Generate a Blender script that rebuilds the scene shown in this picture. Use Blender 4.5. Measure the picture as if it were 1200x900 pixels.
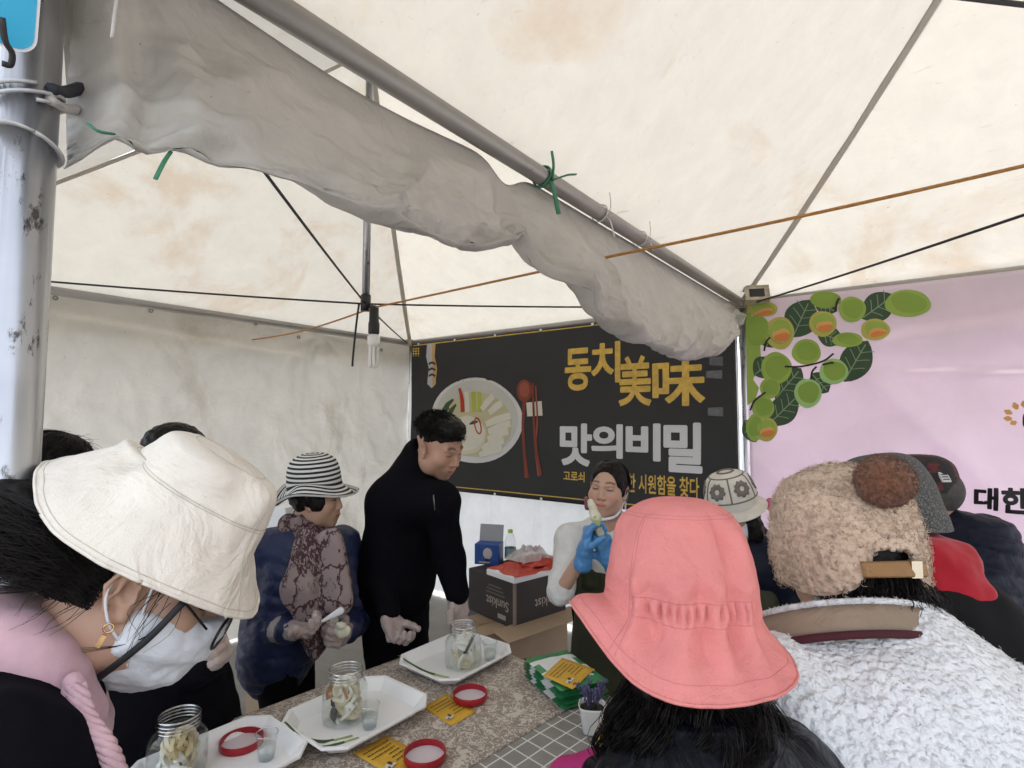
import bpy, bmesh, math, random
import numpy as np
from mathutils import Matrix, Vector, Quaternion

for _o in list(bpy.data.objects): bpy.data.objects.remove(_o)
SC = bpy.context.scene
COL = SC.collection
rad = math.radians

# ------------------------------------------------------------------ camera
FPX = 645.5                       # focal length in pixels of a 1200 px wide frame
PITCH, YAW, CZ = rad(3.62), rad(36.73), 1.62
_s, _c = math.sin(YAW), math.cos(YAW)
F = np.array([-_s, _c, 0.]); R = np.array([_c, _s, 0.]); Z = np.array([0., 0., 1.])
F3 = F*math.cos(PITCH)+Z*math.sin(PITCH); U3 = Z*math.cos(PITCH)-F*math.sin(PITCH)
CAM = np.array([0., 0., CZ])
cam = bpy.data.cameras.new('camera'); camo = bpy.data.objects.new('camera', cam); COL.objects.link(camo)
cam.sensor_fit = 'HORIZONTAL'; cam.sensor_width = 36.0; cam.lens = 36.0*FPX/1200
cam.clip_start = 0.02; cam.clip_end = 3000
_m = np.eye(4); _m[:3, 0] = R; _m[:3, 1] = U3; _m[:3, 2] = -F3; _m[:3, 3] = CAM
camo.matrix_world = Matrix(_m.tolist()); SC.camera = camo

# ------------------------------------------------------------------ light
SUN_EL, SUN_AZ = rad(58), rad(105)      # azimuth of the sun, measured from +X anticlockwise
world = bpy.data.worlds.new('World'); SC.world = world; world.use_nodes = True
_nt = world.node_tree; _nt.nodes.clear()
_sky = _nt.nodes.new('ShaderNodeTexSky'); _sky.sky_type = 'NISHITA'; _sky.sun_disc = False
_sky.sun_elevation = SUN_EL; _sky.sun_rotation = math.pi/2-SUN_AZ
_sky.air_density = 1.0; _sky.dust_density = 4.0; _sky.ozone_density = 1.0
_hs = _nt.nodes.new('ShaderNodeHueSaturation'); _hs.inputs['Saturation'].default_value = 0.35
_bg = _nt.nodes.new('ShaderNodeBackground'); _bg.inputs['Strength'].default_value = 0.15
_ow = _nt.nodes.new('ShaderNodeOutputWorld')
_nt.links.new(_sky.outputs[0], _hs.inputs['Color']); _nt.links.new(_hs.outputs[0], _bg.inputs[0]); _nt.links.new(_bg.outputs[0], _ow.inputs[0])
_sl = bpy.data.lights.new('sun', 'SUN'); _sl.energy = 0.7; _sl.angle = rad(25); _sl.color = (1.0, .96, .9)
_so = bpy.data.objects.new('sun', _sl); COL.objects.link(_so)
_d = Vector((math.cos(SUN_EL)*math.cos(SUN_AZ), math.cos(SUN_EL)*math.sin(SUN_AZ), math.sin(SUN_EL)))
_so.rotation_euler = _d.to_track_quat('Z', 'Y').to_euler(); _so.location = (0, 0, 12)
SC.view_settings.view_transform = 'Standard'; SC.view_settings.look = 'None'
SC.view_settings.exposure = EXPOSURE = 2.3; SC.view_settings.gamma = 1.0; SC.view_settings.use_curve_mapping = False
SC.render.engine = 'CYCLES'
SC.cycles.use_denoising = True; SC.cycles.max_bounces = 10; SC.cycles.diffuse_bounces = 6
SC.cycles.transmission_bounces = 8; SC.cycles.transparent_max_bounces = 12; SC.cycles.caustics_refractive = False; SC.cycles.caustics_reflective = False
SC.cycles.sample_clamp_indirect = 6.0

# ------------------------------------------------------------------ helpers: points
def A(*v): return np.array(v, float)
def nrm(v): v = np.asarray(v, float); return v/np.linalg.norm(v)
def ray(px, py): return F3+R*(px-600)/FPX+U3*(450-py)/FPX
def P(px, py, t): return CAM+t*ray(px, py)           # the place seen at that bearing, t metres ahead
def G(px, py, z):
    d = ray(px, py); return CAM+d*(z-CZ)/d[2]
def PX(px, py, x):
    d = ray(px, py); return CAM+d*x/d[0]
def PY(px, py, y):
    d = ray(px, py); return CAM+d*y/d[1]
def facing(px, ang):
    """horizontal direction; ang 0 = away along the bearing of px, 90 = to its right"""
    b = ray(px, 450).copy(); b[2] = 0; b = nrm(b); r = np.cross(b, Z); a = rad(ang)
    return b*math.cos(a)+r*math.sin(a)
def frame(fwd, up):
    """columns right, forward, up"""
    f = nrm(fwd); r = nrm(np.cross(f, up)); u = np.cross(r, f); return np.stack([r, f, u], 1)
def tilt(fr, pitch=0, roll=0):
    r, f, u = fr[:, 0], fr[:, 1], fr[:, 2]; p = rad(pitch)
    f2 = f*math.cos(p)+u*math.sin(p); u2 = u*math.cos(p)-f*math.sin(p); q = rad(roll)
    u3 = u2*math.cos(q)+r*math.sin(q); return np.stack([np.cross(f2, u3), f2, u3], 1)

# ------------------------------------------------------------------ helpers: noise
def _h(i, j, k, s):
    n = (i*374761393+j*668265263+k*2147483647+s*974634777) & 0xffffffff
    n = ((n ^ (n >> 13))*1274126177) & 0xffffffff
    return ((n ^ (n >> 16)) & 0xffff)/32767.5-1
def vn(p, sc=1.0, seed=0):
    q = np.asarray(p, float)*sc; i = np.floor(q).astype(np.int64); f = q-i; f = f*f*(3-2*f)
    r = 0
    for a in (0, 1):
        for b in (0, 1):
            for c in (0, 1):
                w = (f[:, 0] if a else 1-f[:, 0])*(f[:, 1] if b else 1-f[:, 1])*(f[:, 2] if c else 1-f[:, 2])
                r = r+w*_h(i[:, 0]+a, i[:, 1]+b, i[:, 2]+c, seed)
    return r
def fbm(p, sc=1.0, o=3, seed=0):
    r = 0; a = 1.
    for k in range(o): r = r+a*vn(p, sc*2**k, seed+k*7); a *= .5
    return r
def worley(p, cell, seed=0):
    q = np.asarray(p, float)/cell; i = np.floor(q).astype(np.int64); best = np.full(len(q), 9.)
    for a in (-1, 0, 1):
        for b in (-1, 0, 1):
            for c in (-1, 0, 1):
                j = i+np.array([a, b, c]); o = np.stack([_h(j[:, 0], j[:, 1], j[:, 2], seed+k)*.5+.5 for k in (0, 11, 23)], 1)
                best = np.minimum(best, ((j+o-q)**2).sum(1))
    return np.sqrt(best)
def sst(a, b, x):
    t = np.clip((x-a)/(b-a), 0, 1); return t*t*(3-2*t)

# ------------------------------------------------------------------ helpers: objects
def mesh_np(name, v, f):
    me = bpy.data.meshes.new(name); v = np.asarray(v, np.float32); f = np.asarray(f, np.int32)
    me.vertices.add(len(v)); me.vertices.foreach_set('co', v.ravel())
    n = f.shape[1]; me.loops.add(f.size); me.loops.foreach_set('vertex_index', f.ravel())
    me.polygons.add(len(f)); me.polygons.foreach_set('loop_start', np.arange(len(f), dtype=np.int32)*n)
    me.update(calc_edges=True); return me
def mesh_py(name, v, f):
    me = bpy.data.meshes.new(name); me.from_pydata([tuple(map(float, x)) for x in v], [], [tuple(map(int, x)) for x in f]); me.update(); return me
def obj(name, me, mat=None, parent=None, smooth=True, local=False):
    if isinstance(me, MB): me = me.mesh(name)
    o = bpy.data.objects.new(name, me); COL.objects.link(o); me.name = name
    if mat is not None:
        for m in (mat if isinstance(mat, (list, tuple)) else [mat]): me.materials.append(m)
    if smooth is True: me.polygons.foreach_set('use_smooth', np.ones(len(me.polygons), bool))
    elif smooth:
        me.polygons.foreach_set('use_smooth', np.ones(len(me.polygons), bool)); me.set_sharp_from_angle(angle=rad(smooth))
    if parent is not None:
        o.parent = parent
        if not local:
            m = parent.matrix_basis.copy(); q = parent.parent
            while q: m = q.matrix_basis @ m; q = q.parent
            if parent.type == 'EMPTY': o.matrix_parent_inverse = m.inverted()
    return o
def tag(o, label, cat, group=None, kind=None):
    if label: o['label'] = label
    if cat: o['category'] = cat
    if group: o['group'] = group
    if kind: o['kind'] = kind
    return o
def thing(name, label, cat, loc=(0, 0, 0), rotz=0, group=None):
    o = bpy.data.objects.new(name, None); COL.objects.link(o); o.empty_display_size = .1
    o.location = tuple(map(float, loc)); o.rotation_euler = (0, 0, rotz); return tag(o, label, cat, group)
def struct(o): o['kind'] = 'structure'; return o
def dup(root, loc, rotz, label=None, group=None):
    r = root.copy(); COL.objects.link(r); r.location = tuple(map(float, loc)); r.rotation_euler = (0, 0, rotz)
    if label: r['label'] = label
    if group: r['group'] = group
    for ch in list(root.children):
        c = ch.copy(); COL.objects.link(c); c.parent = r
        for g in list(ch.children):
            d = g.copy(); COL.objects.link(d); d.parent = c
    return r
def mod(o, kind, **kw):
    m = o.modifiers.new(kind.lower(), kind)
    for k, v in kw.items(): setattr(m, k, v)
    return m

class MB:
    """a mesh being put together out of shapes"""
    def __init__(s): s.v = []; s.f = []; s.n = 0; s.mi = []
    def add(s, v, f, mi=0):
        s.v.append(np.asarray(v, float).reshape(-1, 3)); s.f += [tuple(int(i)+s.n for i in q) for q in f]; s.mi += [mi]*len(f); s.n += len(s.v[-1]); return s
    def mesh(s, name='m'):
        me = mesh_py(name, np.concatenate(s.v), s.f)
        if any(s.mi): me.polygons.foreach_set('material_index', np.array(s.mi, np.int32))
        return me
    def box(s, lo, hi, M=None, mi=0):
        lo, hi = np.array(lo, float), np.array(hi, float)
        v = np.array([[(lo, hi)[i & 1][0], (lo, hi)[i >> 1 & 1][1], (lo, hi)[i >> 2][2]] for i in range(8)])
        if M is not None: v = v@np.array(M)[:3, :3].T+np.array(M)[:3, 3]
        return s.add(v, [(0, 2, 3, 1), (4, 5, 7, 6), (0, 1, 5, 4), (2, 6, 7, 3), (0, 4, 6, 2), (1, 3, 7, 5)], mi)
    def tube(s, pts, r, n=8, cap=True, mi=0, flat=1.0, updir=None):
        pts = np.asarray(pts, float); m = len(pts); r = np.broadcast_to(np.asarray(r, float), (m,))
        t = np.gradient(pts, axis=0); t /= np.linalg.norm(t, axis=1)[:, None]+1e-12
        a = np.array([0, 0, 1.]) if updir is None else np.array(updir, float)
        if abs(t[0]@nrm(a)) > .95: a = np.array([1., .2, 0])
        vs = []; u = nrm(np.cross(t[0], a))
        for i in range(m):
            u = u-t[i]*(u@t[i]); u = nrm(u); w = np.cross(t[i], u)
            th = np.arange(n)*2*math.pi/n
            vs.append(pts[i]+r[i]*(np.cos(th)[:, None]*u+flat*np.sin(th)[:, None]*w))
        f = [(i*n+j, i*n+(j+1) % n, (i+1)*n+(j+1) % n, (i+1)*n+j) for i in range(m-1) for j in range(n)]
        if cap: f += [tuple(range(n))[::-1], tuple((m-1)*n+j for j in range(n))]
        return s.add(np.concatenate(vs), f, mi)
    def lathe(s, prof, n=32, M=None, mi=0, capb=False, capt=False, close=False):
        prof = np.asarray(prof, float); th = np.arange(n)*2*math.pi/n
        v = np.concatenate([np.stack([r*np.cos(th), r*np.sin(th), np.full(n, z)], 1) for r, z in prof]); m = len(prof)
        if M is not None: v = v@np.array(M)[:3, :3].T+np.array(M)[:3, 3]
        f = [(i*n+j, i*n+(j+1) % n, (i+1)*n+(j+1) % n, (i+1)*n+j) for i in range(m-1) for j in range(n)]
        if capb: f.append(tuple(range(n))[::-1])
        if capt: f.append(tuple((m-1)*n+j for j in range(n)))
        if close: f += [((m-1)*n+j, (m-1)*n+(j+1) % n, (j+1) % n, j) for j in range(n)]
        return s.add(v, f, mi)
    def ball(s, c, r, n=16, m=10, Rm=None, mi=0):
        r = np.broadcast_to(np.asarray(r, float), (3,)); ph = np.linspace(0, math.pi, m+1)[1:-1]; th = np.arange(n)*2*math.pi/n
        v = np.concatenate([np.stack([np.sin(p)*np.cos(th), np.sin(p)*np.sin(th), np.full(n, -np.cos(p))], 1) for p in ph])*r
        v = np.concatenate([v, [[0, 0, -r[2]], [0, 0, r[2]]]])
        if Rm is not None: v = v@np.array(Rm).T
        k = len(ph)
        f = [(i*n+j, i*n+(j+1) % n, (i+1)*n+(j+1) % n, (i+1)*n+j) for i in range(k-1) for j in range(n)]
        f += [((j+1) % n, j, k*n) for j in range(n)]+[((k-1)*n+j, (k-1)*n+(j+1) % n, k*n+1) for j in range(n)]
        return s.add(v+np.asarray(c, float), f, mi)
    def grid(s, fn, nu, nv, mi=0, closeu=False):
        """fn(u array, v array) -> (N,3)"""
        u, v = np.meshgrid(np.linspace(0, 1, nu+1), np.linspace(0, 1, nv+1), indexing='ij')
        p = fn(u.ravel(), v.ravel()); w = nv+1
        return s.add(p, [(i*w+j, (i+1)*w+j, (i+1)*w+j+1, i*w+j+1) for i in range(nu) for j in range(nv)], mi)
    def prism(s, poly, z0, z1, M=None, mi=0):
        p = np.asarray(poly, float); n = len(p)
        v = np.concatenate([np.c_[p, np.full(n, z0)], np.c_[p, np.full(n, z1)]])
        if M is not None: v = v@np.array(M)[:3, :3].T+np.array(M)[:3, 3]
        return s.add(v, [tuple(range(n))[::-1], tuple(range(n, 2*n))]+[(i, (i+1) % n, n+(i+1) % n, n+i) for i in range(n)], mi)
def m4(Rm, t):
    m = np.eye(4); m[:3, :3] = Rm; m[:3, 3] = t; return m
def rz(a):
    c, s = math.cos(a), math.sin(a); return np.array([[c, -s, 0], [s, c, 0], [0, 0, 1.]])
def spline(pts, n=24):
    p = np.asarray(pts, float); q = np.concatenate([[2*p[0]-p[1]], p, [2*p[-1]-p[-2]]]); out = []
    k = len(p)-1
    for x in np.linspace(0, k-1e-6, n):
        i = int(x); t = x-i; a, b, c, d = q[i:i+4]
        out.append(.5*((2*b)+(-a+c)*t+(2*a-5*b+4*c-d)*t*t+(-a+3*b-3*c+d)*t**3))
    return np.array(out)

# ------------------------------------------------------------------ helpers: solids blended into one surface
def rc(a, b, ra, rb, k=.02, sq=None, mode='+', wave=None):
    """tapered limb from a to b; sq=(axis, factor) flattens it; wave=(pitch, depth) quilts it along its length"""
    a, b = np.asarray(a, float), np.asarray(b, float); ab = b-a; L2 = max(ab@ab, 1e-9); m = max(ra, rb)
    if sq is not None: ax = nrm(sq[0]); q = sq[1]
    def fn(p):
        d = p-a
        t = np.clip(d@ab/L2, 0, 1); e = d-t[:, None]*ab
        if sq is not None:
            w = e@ax; e = e+np.outer(w*(1/q-1), ax)
        r = ra+(rb-ra)*t
        if wave is not None: r = r+wave[1]*(np.sqrt(np.abs(np.sin((d@ab)/math.sqrt(L2)*math.pi/wave[0])))-.8)
        return (np.linalg.norm(e, axis=1)-r)*(1 if sq is None else min(1, .5+.5*q))
    lo, hi = np.minimum(a, b)-m*max(1, sq[1] if sq else 1)-.01, np.maximum(a, b)+m*max(1, sq[1] if sq else 1)+.01
    return (mode, k, fn, lo, hi)
def ell(c, r, Rm=None, k=.02, mode='+'):
    c = np.asarray(c, float); r = np.asarray(r, float); Rm = np.eye(3) if Rm is None else Rm
    def fn(p):
        q = (p-c)@Rm; k0 = np.linalg.norm(q/r, axis=1); k1 = np.linalg.norm(q/(r*r), axis=1)+1e-9
        return k0*(k0-1)/k1
    m = max(r); return (mode, k, fn, c-m, c+m)
def rbox(c, half, Rm=None, rd=.005, k=.01, mode='+'):
    c = np.asarray(c, float); half = np.asarray(half, float); Rm = np.eye(3) if Rm is None else Rm
    def fn(p):
        q = np.abs((p-c)@Rm)-half+rd
        return np.linalg.norm(np.maximum(q, 0), axis=1)+np.minimum(q.max(1), 0)-rd
    m = np.linalg.norm(half); return (mode, k, fn, c-m, c+m)
def sdf_mesh(ops, h):
    lo = np.min([o[3] for o in ops if o[0] == '+'], 0)-3*h; hi = np.max([o[4] for o in ops if o[0] == '+'], 0)+3*h
    n = np.ceil((hi-lo)/h).astype(int)+1; D = np.full(n, 1., np.float32)
    for mode, k, fn, a, b in ops:
        i0 = np.clip(np.floor((a-k-2*h-lo)/h).astype(int), 0, n-1); i1 = np.clip(np.ceil((b+k+2*h-lo)/h).astype(int)+1, 1, n)
        if (i1 <= i0).any(): continue
        g = np.stack(np.meshgrid(*[lo[x]+h*np.arange(i0[x], i1[x]) for x in range(3)], indexing='ij'), -1)
        d = fn(g.reshape(-1, 3)).reshape(g.shape[:3]).astype(np.float32)
        s = np.s_[i0[0]:i1[0], i0[1]:i1[1], i0[2]:i1[2]]; o = D[s]
        if mode == '+': w = np.maximum(k-np.abs(o-d), 0)/k; D[s] = np.minimum(o, d)-w*w*k*.25
        else: w = np.maximum(k-np.abs(o+d), 0)/k; D[s] = np.maximum(o, -d)+w*w*k*.25
    S = D < 0; nx, ny, nz = n
    cnt = np.zeros((nx-1, ny-1, nz-1), np.int8)
    for a in (0, 1):
        for b in (0, 1):
            for c in (0, 1): cnt += S[a:nx-1+a, b:ny-1+b, c:nz-1+c]
    cells = np.argwhere((cnt > 0) & (cnt < 8)); idx = np.full(cnt.shape, -1, np.int32); idx[tuple(cells.T)] = np.arange(len(cells))
    acc = np.zeros((len(cells), 3)); w = np.zeros(len(cells))
    cs = [(a, b, c) for a in (0, 1) for b in (0, 1) for c in (0, 1)]
    val = {q: D[cells[:, 0]+q[0], cells[:, 1]+q[1], cells[:, 2]+q[2]].astype(float) for q in cs}
    for p in cs:
        for ax in range(3):
            if p[ax]: continue
            q = list(p); q[ax] = 1; d0, d1 = val[p], val[tuple(q)]; x = (d0 < 0) != (d1 < 0)
            t = np.where(x, d0/np.where(x, d0-d1, 1), 0); e = np.array(p, float)+0*acc; e[:, ax] = t
            acc[x] += e[x]; w[x] += 1
    V = (acc/w[:, None]+cells)*h+lo; fs = []
    for ax in range(3):
        o1, o2 = (ax+1) % 3, (ax+2) % 3
        s0 = [slice(None)]*3; s0[ax] = slice(0, -1); s1 = [slice(None)]*3; s1[ax] = slice(1, None)
        e = np.argwhere(S[tuple(s0)] != S[tuple(s1)]); e = e[(e[:, o1] > 0) & (e[:, o2] > 0) & (e[:, o1] < n[o1]-1) & (e[:, o2] < n[o2]-1)]
        q = []
        for d1, d2 in ((1, 1), (0, 1), (0, 0), (1, 0)):
            m = e.copy(); m[:, o1] -= d1; m[:, o2] -= d2; q.append(idx[tuple(m.T)])
        q = np.stack(q, 1); ins = S[tuple(e.T)]
        q[~ins] = q[~ins][:, ::-1]; fs.append(q)
    return V, np.concatenate(fs)
def vnormals(V, Q):
    a = V[Q]; n = np.cross(a[:, 2]-a[:, 0], a[:, 3 if Q.shape[1] > 3 else 1]-a[:, 1 if Q.shape[1] > 3 else 0]); N = np.zeros_like(V)
    for i in range(Q.shape[1]): np.add.at(N, Q[:, i], n)
    return N/(np.linalg.norm(N, axis=1)[:, None]+1e-12)
def laplace(V, Q, it=1, lam=.5):
    e = np.concatenate([Q[:, [i, (i+1) % Q.shape[1]]] for i in range(Q.shape[1])]); e = np.concatenate([e, e[:, ::-1]])
    c = np.bincount(e[:, 0], minlength=len(V))[:, None]
    for _ in range(it):
        s = np.stack([np.bincount(e[:, 0], V[e[:, 1], x], len(V)) for x in range(3)], 1); V = V+lam*(s/np.maximum(c, 1)-V)
    return V
def solid(name, ops, h, mat, parent, smooth_it=1, disp=None, color=None):
    V, Q = sdf_mesh(ops, h)
    if smooth_it: V = laplace(V, Q, smooth_it)
    if disp is not None: V = V+vnormals(V, Q)*disp(V)[:, None]
    me = mesh_np(name, V, Q); o = obj(name, me, mat, parent)
    if color is not None: paint(me, color(V))
    return o
def paint(me, c, name='tone'):
    c = np.asarray(c, np.float32)
    if c.ndim == 1: c = np.repeat(c[:, None], 3, 1)
    at = me.color_attributes.new(name, 'FLOAT_COLOR', 'POINT'); at.data.foreach_set('color', np.c_[c, np.ones(len(c), np.float32)].astype(np.float32).ravel())
def fattr(me, v, name):
    at = me.attributes.new(name, 'FLOAT', 'POINT'); at.data.foreach_set('value', np.asarray(v, np.float32))

# ------------------------------------------------------------------ materials
def lin(r, g, b):
    f = lambda x: (x/255/12.92 if x/255 <= .04045 else ((x/255+.055)/1.055)**2.4); return (f(r), f(g), f(b))
class NT:
    def __init__(s, name):
        s.m = bpy.data.materials.new(name); s.m.use_nodes = True; s.t = s.m.node_tree; s.t.nodes.clear(); s.out = s.n('ShaderNodeOutputMaterial')
    def n(s, ty, **kw):
        x = s.t.nodes.new(ty)
        for k, v in kw.items():
            if k.startswith('i_'): s.set(x, k[2:], v)
            else: setattr(x, k, v)
        return x
    def set(s, x, k, v):
        i = x.inputs[int(k)] if k.isdigit() else x.inputs[k.replace('_', ' ')]
        if hasattr(v, 'is_linked') or hasattr(v, 'links'): s.t.links.new(v, i)
        else:
            if isinstance(v, (tuple, list)) and len(v) == 3 and i.type == 'RGBA': v = (*v, 1)
            i.default_value = v
    def coord(s, kind='Object', scale=None):
        c = s.n('ShaderNodeTexCoord').outputs[kind]
        if scale is None: return c
        mp = s.n('ShaderNodeMapping', i_Vector=c, i_Scale=scale); return mp.outputs[0]
    def noise(s, scale, detail=4, rough=.55, vec=None, dist=0): return s.n('ShaderNodeTexNoise', i_Scale=scale, i_Detail=detail, i_Roughness=rough, i_Distortion=dist, **({'i_Vector': vec} if vec is not None else {'i_Vector': s.coord()})).outputs[0]
    def ramp(s, fac, stops):
        r = s.n('ShaderNodeValToRGB', i_Fac=fac); e = r.color_ramp.elements
        while len(e) < len(stops): e.new(.5)
        for x, (p, c) in zip(e, stops): x.position = p; x.color = (*c, 1) if isinstance(c, (tuple, list)) else (c, c, c, 1)
        return r.outputs[0]
    def mix(s, fac, a, b, blend='MIX'):
        x = s.n('ShaderNodeMix', data_type='RGBA', blend_type=blend); s.set(x, '0', fac); s.set(x, '6', a); s.set(x, '7', b); return x.outputs[2]
    def math(s, op, a, b=0.):
        x = s.n('ShaderNodeMath', operation=op); s.set(x, '0', a); s.set(x, '1', b); return x.outputs[0]
    def attr(s, name): return s.n('ShaderNodeAttribute', attribute_name=name)
    def bump(s, h, strength=.3, dist=.01, nrm_=None):
        b = s.n('ShaderNodeBump', i_Height=h, i_Strength=strength, i_Distance=dist)
        if nrm_ is not None: s.set(b, 'Normal', nrm_)
        return b.outputs[0]
    def pbr(s, color, rough=.6, normal=None, **kw):
        b = s.n('ShaderNodeBsdfPrincipled', i_Base_Color=color, i_Roughness=rough)
        for k, v in kw.items(): s.set(b, k, v)
        if normal is not None: s.set(b, 'Normal', normal)
        return b.outputs[0]
    def done(s, sh): s.t.links.new(sh, s.out.inputs[0]); return s.m
_mc = {}
def mat(name, c, rough=.6, var=.12, vs=6, bump=.0, bs=60, bd=.004, **kw):
    """plain surface with uneven tone and fine relief"""
    if name in _mc: return _mc[name]
    t = NT(name); n = t.noise(vs, 5, .6); c = np.array(c, float)
    col = t.ramp(n, [(.3, tuple(c*(1-var))), (.7, tuple(np.minimum(c*(1+var), 1)))])
    nr = t.bump(t.noise(bs, 4, .6), bump, bd) if bump else None
    _mc[name] = t.done(t.pbr(col, rough, nr, **kw)); return _mc[name]
# ------------------------------------------------------------------ the place: two canopy tents side by side
XM, XL, YB, YF, ZE = -.933, -4.127, 3.805, .182, 2.38
XR = XM+3.2
def fabric(name, c, trans=.45, stain=None, rough=.6, bumpk=.25, bs=9, crease=True, tcol=None):
    t = NT(name); co = t.coord()
    n1 = t.noise(1.3, 6, .65, co, .6); n2 = t.noise(bs, 6, .7, co, .4)
    col = t.mix(t.ramp(n2, [(.35, 0.), (.75, 1.)]), tuple(np.array(c)*.9), c)
    if stain:
        col = t.mix(t.math('MULTIPLY', t.ramp(n1, [(.54, 0.), (.66, 1.)]), .7), col, stain)
        sp = t.noise(38, 3, .6, co); col = t.mix(t.math('MULTIPLY', t.ramp(sp, [(.725, 0.), (.76, 1.)]), .5), col, tuple(np.array(stain)*.35))
        st = t.noise(6, 8, .75, t.coord('Object', (1, 3.5, 6)), 1.6); col = t.mix(t.math('MULTIPLY', t.ramp(st, [(.60, 0.), (.70, 1.)]), .35), col, tuple(np.array(stain)*.6))
    wr = t.noise(bs*.55, 4, .5, co, .5); fn = t.noise(120, 2, .5, co)
    h = t.math('ADD', t.math('MULTIPLY', t.math('ABSOLUTE', t.math('SUBTRACT', wr, .5)), -2.), t.math('MULTIPLY', fn, .06))
    nr = t.bump(h, bumpk, .03) if crease else t.bump(fn, bumpk, .004)
    d = t.pbr(col, rough, nr); tr = t.n('ShaderNodeBsdfTranslucent', i_Color=(t.mix(1., col, tcol, 'MULTIPLY') if tcol else col), i_Normal=nr).outputs[0]
    mx = t.n('ShaderNodeMixShader', i_0=trans); t.t.links.new(d, mx.inputs[1]); t.t.links.new(tr, mx.inputs[2]); return t.done(mx.outputs[0])
M_ROOF = fabric('tent_roof_fabric', (.68, .655, .585), .178, (.55, .45, .34), bumpk=.12, bs=7)
M_SEAM = fabric('roof_seam_fabric', (.62, .58, .51), .12, None)
M_TARP = fabric('grey_tarp', (.62, .60, .55), .2, (.42, .38, .32), .5, .30, 8)
M_ROLL = fabric('rolled_tarp', (.62, .60, .565), .22, (.38, .35, .31), .42, .5, 8)
M_WHITE = fabric('white_tarp', (.72, .75, .78), .13, None, .4, .15, 8)
def metal(name, c, rough, spots=(.1, .1, .1), k=.62):
    t = NT(name); v = t.coord('Object', (30, 30, 9)); n = t.noise(1.0, 6, .75, v, .3); m = t.noise(5, 5, .6)
    col = t.mix(t.ramp(n, [(k, 0.), (k+.06, 1.)]), t.ramp(m, [(.3, tuple(np.array(c)*.75)), (.7, c)]), spots)
    ro = t.ramp(m, [(.3, rough), (.7, min(1, rough+.2))])
    return t.done(t.pbr(col, ro, t.bump(n, .15, .002), Metallic=.92))
M_POLE = metal('galvanised_steel', (.48, .49, .51), .22, (.10, .09, .085), .58)
M_BEAM = metal('aged_beam_steel', (.40, .385, .37), .42, (.14, .12, .11), .66)
M_BLACK = mat('black_plastic', (.012, .012, .013), .45)
M_CABLE = mat('black_cable', (.015, .015, .017), .5)
M_ROPE = mat('orange_rope', (.42, .20, .05), .7, .25, 90, .4, 200)
M_GREEN = mat('green_strap', (.04, .22, .12), .5)
M_TIE = mat('white_tie', (.62, .62, .6), .5)
M_RUST = mat('weathered_bracket', (.42, .37, .28), .6, .35, 25, .3, 80)

# ground
t = NT('paving'); n = t.noise(3, 6, .7); col = t.ramp(n, [(.3, (.20, .19, .18)), (.7, (.28, .27, .25))])
M_GROUND = t.done(t.pbr(col, .9, t.bump(t.noise(40, 5, .7), .5, .01)))
mb = MB(); mb.add([(-1500, -1500, 0), (1500, -1500, 0), (1500, 1500, 0), (-1500, 1500, 0)], [(0, 1, 2, 3)])
struct(obj('ground', mb, M_GROUND, smooth=False))

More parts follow.
